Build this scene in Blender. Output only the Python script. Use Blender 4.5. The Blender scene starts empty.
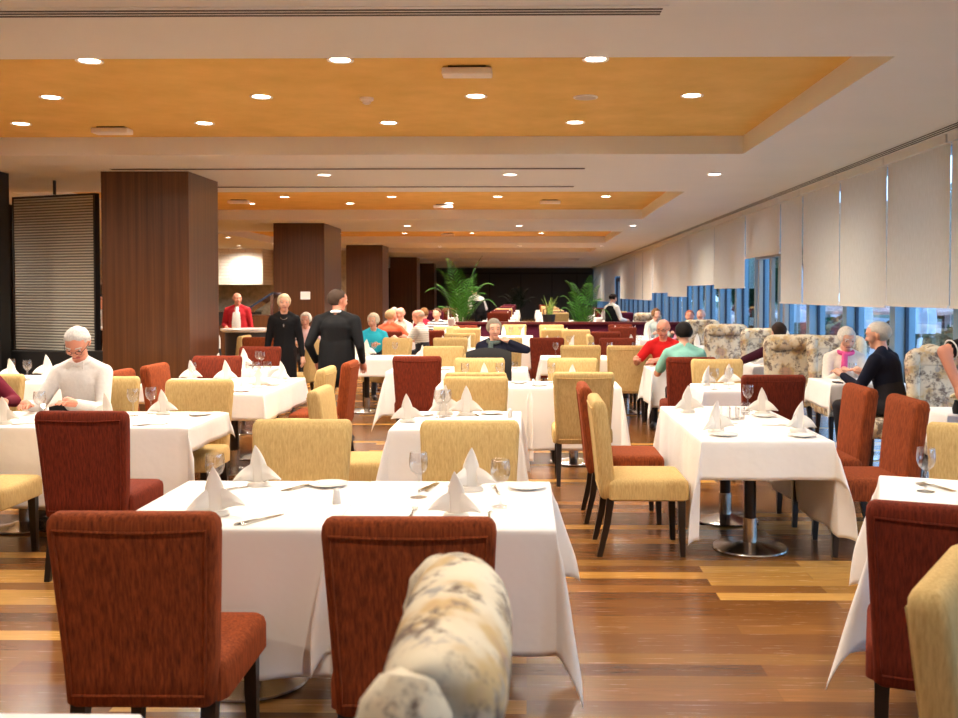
import bpy, bmesh, math, random
import numpy as np
from mathutils import Vector, Matrix

random.seed(7)
PI = math.pi
SC = bpy.context.scene
COL = SC.collection

# ------------------------------------------------------------------ camera
cam_d = bpy.data.cameras.new('camera')
cam = bpy.data.objects.new('camera', cam_d)
COL.objects.link(cam)
cam.location = (0, 0, 1.65)
cam.rotation_euler = (PI / 2 - math.radians(1.5), 0, math.atan(13 / 958))
cam_d.lens = 36.0
cam_d.sensor_width = 36.0
cam_d.sensor_fit = 'HORIZONTAL'
cam_d.shift_x = -35 / 958
cam_d.shift_y = -41 / 958
cam_d.clip_end = 400
cam_d.dof.use_dof = True
cam_d.dof.focus_distance = 6.5
cam_d.dof.aperture_fstop = 5.0
SC.camera = cam

# ------------------------------------------------------------------ world (evening sky outside the windows)
w = bpy.data.worlds.new('sky')
SC.world = w
w.use_nodes = True
nt = w.node_tree
nt.nodes.clear()
out = nt.nodes.new('ShaderNodeOutputWorld')
bg = nt.nodes.new('ShaderNodeBackground')
tc = nt.nodes.new('ShaderNodeTexCoord')
sx = nt.nodes.new('ShaderNodeSeparateXYZ')
rp = nt.nodes.new('ShaderNodeValToRGB')
rp.color_ramp.elements[0].position = 0.0
rp.color_ramp.elements[0].color = (0.42, 0.66, 0.92, 1)
rp.color_ramp.elements[1].position = 0.6
rp.color_ramp.elements[1].color = (0.22, 0.46, 0.85, 1)
nt.links.new(tc.outputs['Generated'], sx.inputs[0])
nt.links.new(sx.outputs['Z'], rp.inputs[0])
nt.links.new(rp.outputs[0], bg.inputs['Color'])
nt.links.new(bg.outputs[0], out.inputs['Surface'])
bg.inputs['Strength'].default_value = 4.5

# ------------------------------------------------------------------ exposure
vs = SC.view_settings
vs.view_transform = 'Standard'
vs.look = 'None'
vs.gamma = 1.0
vs.use_curve_mapping = False
vs.exposure = 0.52
SC.cycles.diffuse_bounces = 10
SC.cycles.max_bounces = 14
SC.cycles.transparent_max_bounces = 24
SC.cycles.sample_clamp_indirect = 6.0
SC.cycles.caustics_reflective = False
SC.cycles.caustics_refractive = False

LAMP_W = 34.0                       # watts of each recessed lamp
LAMP_COL = (1.0, 0.895, 0.765)

# ================================================================== helpers
def lin(r, g, b):
    f = lambda c: (c / 255 / 12.92) if c / 255 <= 0.04045 else ((c / 255 + 0.055) / 1.055) ** 2.4
    return (f(r), f(g), f(b), 1.0)


def mat(name, col, rough=0.6, metal=0.0, spec=0.5, **kw):
    m = bpy.data.materials.new(name)
    m.use_nodes = True
    b = m.node_tree.nodes['Principled BSDF']
    b.inputs['Base Color'].default_value = col
    b.inputs['Roughness'].default_value = rough
    b.inputs['Metallic'].default_value = metal
    b.inputs['Specular IOR Level'].default_value = spec
    for k, v in kw.items():
        b.inputs[k].default_value = v
    return m


def nodes(m):
    return m.node_tree, m.node_tree.nodes['Principled BSDF']


def N(t, typ, **kw):
    n = t.nodes.new(typ)
    for k, v in kw.items():
        setattr(n, k, v)
    return n


def mapping(t, scale, coord='Object', rot=(0, 0, 0)):
    c = N(t, 'ShaderNodeTexCoord')
    mp = N(t, 'ShaderNodeMapping')
    mp.inputs['Scale'].default_value = scale
    mp.inputs['Rotation'].default_value = rot
    t.links.new(c.outputs[coord], mp.inputs['Vector'])
    return mp.outputs['Vector']


def ramp(t, fac, stops):
    r = N(t, 'ShaderNodeValToRGB')
    e = r.color_ramp.elements
    while len(e) < len(stops):
        e.new(0.5)
    for k, (p, c) in enumerate(stops):
        e[k].position = p
        e[k].color = c
    t.links.new(fac, r.inputs[0])
    return r.outputs[0]


def noise(t, vec, scale, detail=4, rough=0.55):
    n = N(t, 'ShaderNodeTexNoise')
    n.inputs['Scale'].default_value = scale
    n.inputs['Detail'].default_value = detail
    n.inputs['Roughness'].default_value = rough
    t.links.new(vec, n.inputs['Vector'])
    return n.outputs['Fac']


def bump(t, b, h, strength=0.2, dist=0.01):
    n = N(t, 'ShaderNodeBump')
    n.inputs['Strength'].default_value = strength
    n.inputs['Distance'].default_value = dist
    t.links.new(h, n.inputs['Height'])
    t.links.new(n.outputs[0], b.inputs['Normal'])


def fabric(name, dark, light, scale=(60, 60, 9), rough=0.9, sheen=0.3):
    m = mat(name, light, rough, spec=0.15)
    t, b = nodes(m)
    v = mapping(t, scale)
    f = noise(t, v, 1.6, 6, 0.65)
    t.links.new(ramp(t, f, [(0.3, dark), (0.7, light)]), b.inputs['Base Color'])
    bump(t, b, f, 0.25, 0.004)
    b.inputs['Sheen Weight'].default_value = sheen
    b.inputs['Sheen Roughness'].default_value = 0.5
    b.inputs['Sheen Tint'].default_value = light
    return m


M = {}
M['rust'] = fabric('rust chenille', lin(90, 41, 21), lin(158, 76, 38), (70, 70, 8))
M['red'] = fabric('dark red chenille', lin(80, 31, 20), lin(128, 52, 32), (70, 70, 8))
M['cream'] = fabric('mustard cream chenille', lin(180, 150, 96), lin(210, 181, 124), (70, 70, 12), sheen=0.15)
M['plum'] = fabric('plum fabric', lin(66, 20, 38), lin(98, 34, 56), (60, 60, 20))
M['grey_fabric'] = fabric('pale grey fabric', lin(176, 172, 168), lin(208, 204, 198), (40, 40, 20))
M['leg'] = mat('black stained wood', lin(32, 20, 14), 0.35)
M['black'] = mat('black', lin(20, 19, 19), 0.5)
M['steel'] = mat('brushed steel', lin(190, 185, 178), 0.22, 1.0)
M['porcelain'] = mat('white porcelain', lin(244, 242, 238), 0.15)
M['cutlery'] = mat('cutlery steel', lin(200, 196, 188), 0.18, 1.0)
M['tabletop'] = mat('dark tabletop', lin(58, 34, 24), 0.4)
M['white_paint'] = mat('white paint', lin(236, 226, 214), 0.7)
M['emit'] = mat('lamp glow', (1, 1, 1, 1), 0.5, **{'Emission Color': (1.0, 0.90, 0.76, 1), 'Emission Strength': 14.0})
M['trim'] = mat('white lamp trim', lin(240, 232, 222), 0.4)


def cloth_mat(name, col, k):
    m = mat(name, col, 0.85, spec=0.2)
    t, b = nodes(m)
    v = mapping(t, (1, 1, 1))
    f = noise(t, v, 5.0, 3)
    bump(t, b, f, k, 0.03)
    return m


M['cloth'] = cloth_mat('white table linen', lin(243, 240, 236), 0.22)
M['napkin'] = cloth_mat('ivory napkin linen', lin(246, 240, 230), 0.15)


def floral():
    m = mat('floral tapestry', lin(226, 214, 188), 0.8, spec=0.2)
    t, b = nodes(m)
    v = mapping(t, (1, 1, 1))
    n1 = noise(t, v, 9.0, 5, 0.6)
    n2 = noise(t, v, 17.0, 6, 0.7)
    n3 = noise(t, mapping(t, (1, 1, 1), rot=(0.4, 0.9, 0.3)), 6.5, 3, 0.5)
    base = ramp(t, n3, [(0.36, lin(228, 219, 196)), (0.50, lin(222, 209, 182)), (0.58, lin(204, 176, 128)), (0.66, lin(190, 156, 132))])
    n4 = noise(t, mapping(t, (1, 1, 0.6), rot=(0.7, 0.2, 0.5)), 12.0, 5, 0.65)
    m1 = ramp(t, n1, [(0.48, (0, 0, 0, 1)), (0.55, (1, 1, 1, 1))])
    m2 = ramp(t, n2, [(0.44, (0, 0, 0, 1)), (0.56, (1, 1, 1, 1))])
    m3 = ramp(t, n4, [(0.57, (0, 0, 0, 1)), (0.66, (1, 1, 1, 1))])
    mul = N(t, 'ShaderNodeMath', operation='MULTIPLY')
    t.links.new(m1, mul.inputs[0])
    t.links.new(m2, mul.inputs[1])
    mix0 = N(t, 'ShaderNodeMixRGB')
    t.links.new(m3, mix0.inputs[0])
    t.links.new(base, mix0.inputs[1])
    mix0.inputs[2].default_value = lin(172, 166, 158)
    mix = N(t, 'ShaderNodeMixRGB')
    t.links.new(mul.outputs[0], mix.inputs[0])
    t.links.new(mix0.outputs[0], mix.inputs[1])
    mix.inputs[2].default_value = lin(124, 108, 96)
    t.links.new(mix.outputs[0], b.inputs['Base Color'])
    bump(t, b, n2, 0.12, 0.005)
    return m


M['floral'] = floral()


def wood_panel():
    m = mat('walnut veneer', lin(96, 56, 32), 0.32, spec=0.5)
    t, b = nodes(m)
    f = noise(t, mapping(t, (7, 7, 0.12)), 3.0, 7, 0.6)
    t.links.new(ramp(t, f, [(0.25, lin(64, 37, 18)), (0.5, lin(86, 52, 28)), (0.75, lin(108, 69, 40))]), b.inputs['Base Color'])
    b.inputs['Coat Weight'].default_value = 0.2
    b.inputs['Coat Roughness'].default_value = 0.16
    return m


M['walnut'] = wood_panel()


def floor_mat():
    m = mat('hardwood planks', lin(110, 66, 36), 0.26, spec=0.36)
    t, b = nodes(m)
    v = mapping(t, (1, 1, 1))
    br = N(t, 'ShaderNodeTexBrick')
    br.offset = 0.37
    br.offset_frequency = 2
    br.inputs['Color1'].default_value = (0, 0, 0, 1)
    br.inputs['Color2'].default_value = (1, 1, 1, 1)
    br.inputs['Mortar'].default_value = (0.15, 0.15, 0.15, 1)
    br.inputs['Scale'].default_value = 1.0
    br.inputs['Mortar Size'].default_value = 0.0012
    br.inputs['Brick Width'].default_value = 1.65
    br.inputs['Row Height'].default_value = 0.128
    t.links.new(v, br.inputs['Vector'])
    tone = ramp(t, br.outputs['Color'], [(0.0, lin(98, 60, 28)), (0.22, lin(136, 88, 42)), (0.42, lin(116, 72, 34)), (0.6, lin(152, 102, 50)), (0.76, lin(108, 66, 32)), (0.83, lin(206, 152, 76)), (1.0, lin(218, 168, 90))])
    g = noise(t, mapping(t, (1.3, 26, 1)), 3.0, 6, 0.65)
    gr = ramp(t, g, [(0.25, (0.62, 0.60, 0.58, 1)), (0.7, (0.98, 0.95, 0.92, 1))])
    mul = N(t, 'ShaderNodeMixRGB', blend_type='MULTIPLY')
    mul.inputs[0].default_value = 1.0
    t.links.new(tone, mul.inputs[1])
    t.links.new(gr, mul.inputs[2])
    t.links.new(mul.outputs[0], b.inputs['Base Color'])
    rr = N(t, 'ShaderNodeMapRange')
    rr.inputs['To Min'].default_value = 0.16
    rr.inputs['To Max'].default_value = 0.34
    t.links.new(g, rr.inputs['Value'])
    t.links.new(rr.outputs[0], b.inputs['Roughness'])
    return m


M['floor'] = floor_mat()


def plaster(name, a, c, scale=2.5):
    m = mat(name, a, 0.8, spec=0.2)
    t, b = nodes(m)
    f = noise(t, mapping(t, (1, 1, 1)), scale, 6, 0.6)
    t.links.new(ramp(t, f, [(0.3, a), (0.7, c)]), b.inputs['Base Color'])
    return m


M['ceiling'] = plaster('warm white ceiling paint', lin(232, 236, 233), lin(237, 240, 237), 1.0)
M['tray'] = plaster('ochre stucco', lin(216, 178, 96), lin(232, 193, 114), 2.2)
M['wall'] = plaster('cream wall paint', lin(222, 212, 198), lin(228, 218, 204), 1.0)
M['charcoal'] = mat('charcoal panels', lin(46, 42, 42), 0.45)
M['seam'] = mat('dark seam', lin(16, 15, 15), 0.6)
M['slot'] = mat('diffuser slot', lin(58, 52, 48), 0.6)
M['alu'] = mat('blue grey aluminium', lin(128, 152, 166), 0.4, 0.15)
M['alu_door'] = mat('champagne aluminium', lin(170, 160, 146), 0.4, 0.3)
M['dark_frame'] = mat('dark window gasket', lin(36, 48, 66), 0.5)


def blind_mat():
    m = bpy.data.materials.new('cream blind fabric')
    m.use_nodes = True
    t, b = nodes(m)
    v = mapping(t, (1, 14, 3))
    f = noise(t, v, 3.0, 5)
    c = ramp(t, f, [(0.3, lin(232, 227, 215)), (0.7, lin(241, 237, 227))])
    t.links.new(c, b.inputs['Base Color'])
    b.inputs['Roughness'].default_value = 0.9
    tr = N(t, 'ShaderNodeBsdfTranslucent')
    t.links.new(c, tr.inputs['Color'])
    mx = N(t, 'ShaderNodeMixShader')
    mx.inputs[0].default_value = 0.24
    t.links.new(b.outputs[0], mx.inputs[1])
    t.links.new(tr.outputs[0], mx.inputs[2])
    t.links.new(mx.outputs[0], t.nodes['Material Output'].inputs['Surface'])
    return m


M['blind'] = blind_mat()


def thin_glass(name, tint=(1, 1, 1, 1), boost=1.0, ior=1.45):
    m = bpy.data.materials.new(name)
    m.use_nodes = True
    t = m.node_tree
    t.nodes.remove(t.nodes['Principled BSDF'])
    tr = N(t, 'ShaderNodeBsdfTransparent')
    tr.inputs[0].default_value = tint
    gl = N(t, 'ShaderNodeBsdfGlossy')
    gl.inputs['Roughness'].default_value = 0.03
    fr = N(t, 'ShaderNodeLayerWeight')
    fr.inputs['Blend'].default_value = 0.5
    pw = N(t, 'ShaderNodeMath', operation='POWER')
    pw.inputs[1].default_value = 2.4
    mu = N(t, 'ShaderNodeMath', operation='MULTIPLY_ADD')
    mu.inputs[1].default_value = boost
    mu.inputs[2].default_value = 0.085
    mu.use_clamp = True
    t.links.new(fr.outputs['Facing'], pw.inputs[0])
    t.links.new(pw.outputs[0], mu.inputs[0])
    mx = N(t, 'ShaderNodeMixShader')
    t.links.new(mu.outputs[0], mx.inputs[0])
    t.links.new(tr.outputs[0], mx.inputs[1])
    t.links.new(gl.outputs[0], mx.inputs[2])
    t.links.new(mx.outputs[0], t.nodes['Material Output'].inputs['Surface'])
    return m


M['glass'] = thin_glass('clear drinking glass', (0.985, 0.985, 0.985, 1), 0.8)
M['pane'] = thin_glass('window glass', (0.90, 0.96, 1.0, 1), 0.5)


# ---- mesh building -------------------------------------------------
class MB:
    def __init__(s):
        s.v, s.f, s.m = [], [], []

    def add(s, vs_, fs, mi=0):
        o = len(s.v)
        s.v += [tuple(p) for p in vs_]
        s.f += [tuple(o + i for i in f) for f in fs]
        s.m += [mi] * len(fs)
        return s

    def box(s, x0, x1, y0, y1, z0, z1, mi=0):
        v = [(x0, y0, z0), (x1, y0, z0), (x1, y1, z0), (x0, y1, z0), (x0, y0, z1), (x1, y0, z1), (x1, y1, z1), (x0, y1, z1)]
        return s.add(v, [(3, 2, 1, 0), (4, 5, 6, 7), (0, 1, 5, 4), (1, 2, 6, 5), (2, 3, 7, 6), (3, 0, 4, 7)], mi)

    def loft(s, rings, mi=0, cap0=True, cap1=True, closed=True):
        n = len(rings[0])
        o = len(s.v)
        for r in rings:
            s.v += [tuple(p) for p in r]
        fs = []
        for a in range(len(rings) - 1):
            for k in range(n if closed else n - 1):
                k2 = (k + 1) % n
                fs.append((o + a * n + k, o + a * n + k2, o + (a + 1) * n + k2, o + (a + 1) * n + k))
        if cap0:
            fs.append(tuple(o + k for k in reversed(range(n))))
        if cap1:
            fs.append(tuple(o + (len(rings) - 1) * n + k for k in range(n)))
        s.f += fs
        s.m += [mi] * len(fs)
        return s

    def lathe(s, prof, n=20, c=(0, 0, 0), mi=0, cap0=True, cap1=True):
        rings = [[(c[0] + r * math.cos(2 * PI * k / n), c[1] + r * math.sin(2 * PI * k / n), c[2] + z) for k in range(n)] for r, z in prof]
        return s.loft(rings, mi, cap0, cap1)

    def tube(s, pts, r, n=8, mi=0, closed=False):
        pts = [Vector(p) for p in pts]
        rings = []
        L = len(pts)
        up = Vector((0, 0, 1))
        for i, p in enumerate(pts):
            a = pts[(i - 1) % L] if (i > 0 or closed) else p
            b = pts[(i + 1) % L] if (i < L - 1 or closed) else p
            d = (b - a).normalized()
            u = d.cross(up)
            if u.length < 0.05:
                u = d.cross(Vector((0, 1, 0)))
            u.normalize()
            q = u.cross(d)
            rr = r[i] if isinstance(r, (list, tuple)) else r
            rings.append([p + (u * math.cos(2 * PI * k / n) + q * math.sin(2 * PI * k / n)) * rr for k in range(n)])
        if closed:
            rings.append(rings[0])
            return s.loft(rings, mi, False, False)
        return s.loft(rings, mi)

    def capsule(s, p0, p1, r0, r1, side=None, aspect=1.0, n=14, h=4, mi=0):
        p0, p1 = Vector(p0), Vector(p1)
        d = p1 - p0
        if d.length < 1e-5:
            d = Vector((0, 0, 1e-5))
        dn = d.normalized()
        if side is None:
            side = dn.cross(Vector((0.13, 0.97, 0.21)))
        side = Vector(side)
        u = (side - dn * side.dot(dn)).normalized()
        q = dn.cross(u)
        rings = []
        for k in range(h + 1):
            a = -PI / 2 + (PI / 2) * k / h
            a = max(a, -PI / 2 + 0.12)
            rings.append((p0 + dn * math.sin(a) * r0, math.cos(a) * r0))
        for k in range(h + 1):
            a = (PI / 2) * k / h
            a = min(a, PI / 2 - 0.12)
            rings.append((p1 + dn * math.sin(a) * r1, math.cos(a) * r1))
        R = [[c + (u * math.cos(2 * PI * k / n) * aspect + q * math.sin(2 * PI * k / n)) * r for k in range(n)] for c, r in rings]
        return s.loft(R, mi)

    def mesh(s, name, mats, smooth=True, angle=40):
        me = bpy.data.meshes.new(name)
        me.from_pydata(s.v, [], s.f)
        for m_ in (mats if isinstance(mats, (list, tuple)) else [mats]):
            me.materials.append(m_)
        if any(s.m):
            me.polygons.foreach_set('material_index', s.m)
        bm = bmesh.new()
        bm.from_mesh(me)
        bmesh.ops.recalc_face_normals(bm, faces=bm.faces)
        bm.to_mesh(me)
        bm.free()
        if smooth:
            me.polygons.foreach_set('use_smooth', [True] * len(me.polygons))
            me.set_sharp_from_angle(angle=math.radians(angle))
        me.update()
        return me

    def build(s, name, mats, parent=None, smooth=True, angle=40):
        return link(name, s.mesh(name, mats, smooth, angle), parent)


def link(name, data, parent=None, loc=None, rot=None):
    o = bpy.data.objects.new(name, data)
    COL.objects.link(o)
    if parent:
        o.parent = parent
    if loc:
        o.location = loc
    if rot:
        o.rotation_euler = rot
    return o


def tag(o, label, cat, group=None):
    o['label'] = label
    o['category'] = cat
    if group:
        o['group'] = group
    return o


def thing(name, label, cat, loc=(0, 0, 0), rz=0.0, group=None):
    o = link(name, None, None, loc, (0, 0, rz))
    o.empty_display_size = 0.1
    return tag(o, label, cat, group)


def struct(name, mb, m, smooth=False):
    o = mb.build(name, m, None, smooth)
    o['kind'] = 'structure'
    return o


def copy_tree(o, parent=None):
    c = o.copy()
    COL.objects.link(c)
    if parent:
        c.parent = parent
    for ch in list(o.children):
        copy_tree(ch, c)
    return c


def bevel(o, wdt=0.006, seg=2):
    b = o.modifiers.new('edge', 'BEVEL')
    b.width = wdt
    b.segments = seg
    b.limit_method = 'ANGLE'
    return o


ORD = ['first', 'second', 'third', 'fourth', 'fifth', 'sixth', 'seventh', 'eighth', 'ninth', 'tenth', 'eleventh', 'twelfth', 'thirteenth', 'fourteenth', 'fifteenth', 'sixteenth']

# ================================================================== the room
ZC, ZT = 3.25, 3.46          # ceiling, raised trays
XR, XL = 4.36, -16.0         # window wall, far kitchen-side wall
YB, YF = -5.0, 61.5          # behind the camera, end of the room
TRAYS = [(-1.6, 2.6), (6.56, 11.12), (15.2, 20.85), (24.95, 30.65), (34.1, 37.6), (44.5, 47.5)]
TX0, TX1 = -8.2, 2.49

struct('floor', MB().box(XL, XR + 0.3, YB, YF, -0.1, 0.0), M['floor'])

mb = MB()
prev = YB
for a, b in TRAYS:
    mb.box(XL, XR, prev, a, ZC, ZC + 0.5)
    prev = b
mb.box(XL, XR, prev, YF, ZC, ZC + 0.5)
for a, b in TRAYS:
    mb.box(XL, TX0, a, b, ZC, ZC + 0.5)
    mb.box(TX1, XR, a, b, ZC, ZC + 0.5)
struct('ceiling', mb, M['ceiling'])
for i, (a, b) in enumerate(TRAYS):
    struct('ceiling_tray_%d' % (i + 1), MB().box(TX0, TX1, a, b, ZT, ZT + 0.2), M['tray'])

# end wall of charcoal panels with seams
struct('wall_back', MB().box(XL, XR + 0.3, YF, YF + 0.2, 0, ZC + 0.5), M['charcoal'])
mb = MB()
for x in (-6.4, -4.4, -2.4, -0.4, 1.6, 3.2):
    mb.box(x - 0.03, x + 0.03, YF - 0.02, YF, 0, 3.0)
mb.box(-8, XR, YF - 0.04, YF, 2.85, 2.95)
struct('trim_1', mb, M['seam'])
struct('wall_left', MB().box(XL - 0.2, XL, YB, YF, 0, ZC + 0.5), M['wall'])
struct('wall_front', MB().box(XL, XR + 0.3, YB - 0.2, YB, 0, ZC + 0.5), M['wall'])

# window wall: sill plinth, deep mullions, glass
MULL = [YB + 0.1]
y = -3.95
while y < 60.5:
    MULL.append(y)
    y += 1.71
MULL = [m_ for m_ in MULL]
struct('wall_right', MB().box(XR, XR + 0.3, YB, YF, 0, 0.09).box(XR, XR + 0.3, YB, YF, 3.16, ZC + 0.5), M['alu'])
mb = MB()
mg = MB()
for y in MULL:
    mb.box(XR - 0.02, XR + 0.22, y - 0.085, y + 0.085, 0.09, 3.2)
    mg.box(XR + 0.095, XR + 0.135, y + 0.085, y + 0.115, 0.09, 3.2)
    mg.box(XR + 0.095, XR + 0.135, y - 0.115, y - 0.085, 0.09, 3.2)
struct('window_frame', mb, M['alu'])
struct('window_gasket', mg, M['dark_frame'])
struct('window_glass', MB().box(XR + 0.11, XR + 0.118, YB, YF, 0.09, 3.2), M['pane'])

# terrace door let into the window wall
YD = 17.15
mb = MB()
for y0, y1 in ((YD - 0.95, YD - 0.83), (YD - 0.06, YD + 0.06), (YD + 0.83, YD + 0.95)):
    mb.box(XR - 0.02, XR + 0.05, y0, y1, 0, 2.36)
mb.box(XR - 0.06, XR + 0.10, YD - 0.95, YD + 0.95, 2.28, 2.42)
mb.box(XR - 0.06, XR + 0.10, YD - 0.95, YD + 0.95, 0, 0.1)
struct('door_1', mb, M['alu_door'])
YD2 = 45.2
struct('door_2', MB().box(XR - 0.06, XR + 0.1, YD2 - 1.3, YD2 - 1.1, 0, 2.3).box(XR - 0.06, XR + 0.1, YD2 + 1.1, YD2 + 1.3, 0, 2.3).box(XR - 0.06, XR + 0.1, YD2 - 1.3, YD2 + 1.3, 2.2, 2.35), M['dark_frame'])

# linear air diffusers in the ceiling
def diffuser(n, x0, x1, y0, y1, along_x=True):
    fr = MB().box(x0, x1, y0, y1, ZC - 0.006, ZC + 0.002)
    o = struct('trim_%d' % n, fr, M['ceiling'])
    s_ = MB()
    if along_x:
        wd = (y1 - y0)
        for k in range(3):
            c = y0 + wd * (k + 0.8) / 3.6
            s_.box(x0 + 0.03, x1 - 0.03, c, c + wd * 0.13, ZC - 0.009, ZC - 0.005)
    else:
        wd = (x1 - x0)
        for k in range(3):
            c = x0 + wd * (k + 0.8) / 3.6
            s_.box(c, c + wd * 0.13, y0 + 0.03, y1 - 0.03, ZC - 0.009, ZC - 0.005)
    p = s_.build('diffuser_slot', M['slot'], o, False)


diffuser(2, -6.0, 0.79, 5.38, 5.56)
diffuser(3, -5.4, 0.77, 12.25, 12.40)
diffuser(4, -5.4, 0.73, 14.34, 14.5)
diffuser(5, 3.98, 4.16, -4.5, 60.5, False)

# wooden columns
COLS = [(-4.46, 12.6, 1.16, 1.2), (-4.65, 21.95, 1.17, 2.0), (-4.83, 32.0, 1.22, 1.4), (-4.95, 43.0, 1.2, 1.3), (-5.04, 52.0, 1.2, 1.3)]
for i, (x, y, wx, dy) in enumerate(COLS):
    o = struct('column_%d' % (i + 1), MB().box(x - wx, x, y, y + dy, 0, ZC), M['walnut'])
# ================================================================== left: screen, buffet zone
struct('wall_kitchen', MB().box(XL, -6.2, 36, 36.3, 0, ZC), plaster('green grey stone', lin(150, 148, 128), lin(196, 190, 170), 6.0))
hood_m = mat('white tile', lin(238, 232, 222), 0.3)
t_, b_ = nodes(hood_m)
br_ = N(t_, 'ShaderNodeTexBrick')
br_.inputs['Color1'].default_value = lin(238, 232, 222)
br_.inputs['Color2'].default_value = lin(232, 225, 214)
br_.inputs['Mortar'].default_value = lin(200, 192, 180)
br_.inputs['Scale'].default_value = 1.0
br_.inputs['Mortar Size'].default_value = 0.008
br_.inputs['Brick Width'].default_value = 0.6
br_.inputs['Row Height'].default_value = 0.12
t_.links.new(mapping(t_, (1, 1, 1), rot=(PI / 2, 0, 0)), br_.inputs['Vector'])
t_.links.new(br_.outputs[0], b_.inputs['Base Color'])
struct('trim_6', MB().box(-15.9, -9.57, 34.6, 35.98, 1.95, ZC), hood_m)
bar = thing('back_bar', 'dark stone serving niche with shelves under the white tiled hood', 'counter', (-12.9, 35.4, 0))
MB().box(-2.9, 2.9, -0.3, 0.55, 0, 0.95).build('base', M['charcoal'], bar, False)
MB().box(-2.9, 2.95, -0.35, 0.55, 0.95, 1.0).build('worktop', M['steel'], bar, False)
MB().box(-2.9, 1.1, 0.45, 0.55, 1.0, 1.94).build('splashback', M['charcoal'], bar, False)
MB().box(-2.9, 1.1, 0.15, 0.5, 1.45, 1.48).build('shelf', M['black'], bar, False)

# dark portal posts and low wall
post = struct('trim_7', MB().box(-7.35, -6.95, 12.55, 12.8, 0, ZC).box(-7.8, -7.35, 12.55, 12.8, 0, ZC), M['black'])
lw = tag(MB().box(-7.3, -5.64, 12.95, 13.1, 0, 0.86).build('low_wall', M['black'], None, False), 'low black wall under the ribbed hanging screen', 'partition')
bevel(lw, 0.01)

scr_m = mat('ribbed grey screen', lin(170, 164, 148), 0.5)
t_, b_ = nodes(scr_m)
wv = N(t_, 'ShaderNodeTexWave', wave_type='BANDS', bands_direction='Z')
wv.inputs['Scale'].default_value = 8.0
wv.inputs['Distortion'].default_value = 0.3
t_.links.new(mapping(t_, (1, 1, 1)), wv.inputs['Vector'])
t_.links.new(ramp(t_, wv.outputs['Fac'], [(0.25, lin(122, 118, 106)), (0.6, lin(222, 218, 204))]), b_.inputs['Base Color'])
bump(t_, b_, wv.outputs['Fac'], 0.5, 0.02)
scr = thing('hanging_screen', 'tall grey ribbed pivoting screen hung from the ceiling by a rod', 'screen', (-6.73, 13.6, 0), math.radians(-22))
MB().box(-0.775, 0.765, -0.03, 0.03, 0.83, 3.01).build('panel', scr_m, scr, False)
MB().box(-0.80, -0.775, -0.04, 0.04, 0.80, 3.03).box(0.765, 0.80, -0.04, 0.04, 0.80, 3.03).box(-0.80, 0.80, -0.04, 0.04, 0.78, 0.83).box(-0.80, 0.80, -0.04, 0.04, 3.01, 3.04).build('frame', M['charcoal'], scr, False)
MB().lathe([(0.022, 3.05), (0.022, ZC)], 10).build('rod', M['charcoal'], scr)
MB().lathe([(0.03, 0.0), (0.03, 0.78)], 10).build('floor_pivot', M['charcoal'], scr)

# glass shelf unit seen through the slot beside the post
sh = thing('display_shelf', 'lit glass shelving glimpsed beside the black post', 'shelf', (-7.55, 14.6, 0))
MB().box(-0.35, 0.35, 0.2, 0.24, 0, 3.0).build('back_panel', M['white_paint'], sh, False)
for k in range(6):
    MB().box(-0.35, 0.35, -0.15, 0.2, 0.5 + 0.42 * k, 0.515 + 0.42 * k).build('shelf', M['pane'], sh, False)
for q in range(2):
    MB().box(-0.36 + 0.70 * q, -0.34 + 0.70 * q, -0.15, 0.2, 0, 3.0).build('side_panel', M['charcoal'], sh, False)

# service counter, carving station
ct = thing('service_counter', 'rounded dark grey counter with a pale top by the second column', 'counter', (-4.80, 16.6, 0))
MB().lathe([(0.50, 0.0), (0.50, 0.08), (0.44, 0.1), (0.44, 0.98)], 28).build('base', M['charcoal'], ct)
MB().lathe([(0.5, 0.98), (0.52, 1.0), (0.52, 1.03), (0.0, 1.03)], 28).build('top', M['porcelain'], ct)
st = thing('carving_station', 'wooden serving station with a sloping side beside the second column', 'counter', (-6.05, 20.4, 0))
MB().loft([[(-0.9, -0.4, 0), (0.75, -0.4, 0), (0.75, -0.4, 1.18), (0.05, -0.4, 1.18), (-0.9, -0.4, 0.72)], [(-0.9, 0.4, 0), (0.75, 0.4, 0), (0.75, 0.4, 1.18), (0.05, 0.4, 1.18), (-0.9, 0.4, 0.72)]]).build('body', M['walnut'], st, False)
MB().loft([[(0.1, -0.38, 1.24), (0.7, -0.38, 1.62), (0.7, -0.38, 1.66), (0.1, -0.38, 1.28)], [(0.1, 0.38, 1.24), (0.7, 0.38, 1.62), (0.7, 0.38, 1.66), (0.1, 0.38, 1.28)]]).build('sneeze_guard', mat('dark blue glass', lin(46, 60, 84), 0.1), st, False)
for q in (-0.33, 0.33):
    MB().box(0.66, 0.72, q - 0.03, q + 0.03, 1.18, 1.63).build('guard_post', M['steel'], st, False)

sg = tag(MB().box(-5.20, -4.98, 21.93, 21.948, 1.50, 1.68).build('paper_notice', mat('white paper', lin(246, 246, 244), 0.8), None, False), 'white paper notice stuck to the second wooden column', 'notice')

# burgundy ledge partition across the room
lp = thing('ledge_partition', 'low plum partition with burgundy ledge crossing the room before the palms', 'partition', (1.0, 21.5, 0))
MB().box(-2.55, 2.45, -0.06, 0.06, 0, 0.95).build('panel', M['plum'], lp, False)
MB().box(-2.6, 2.5, -0.16, 0.16, 0.95, 1.0).build('ledge', mat('burgundy lacquer', lin(96, 26, 30), 0.3), lp, False)

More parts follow.
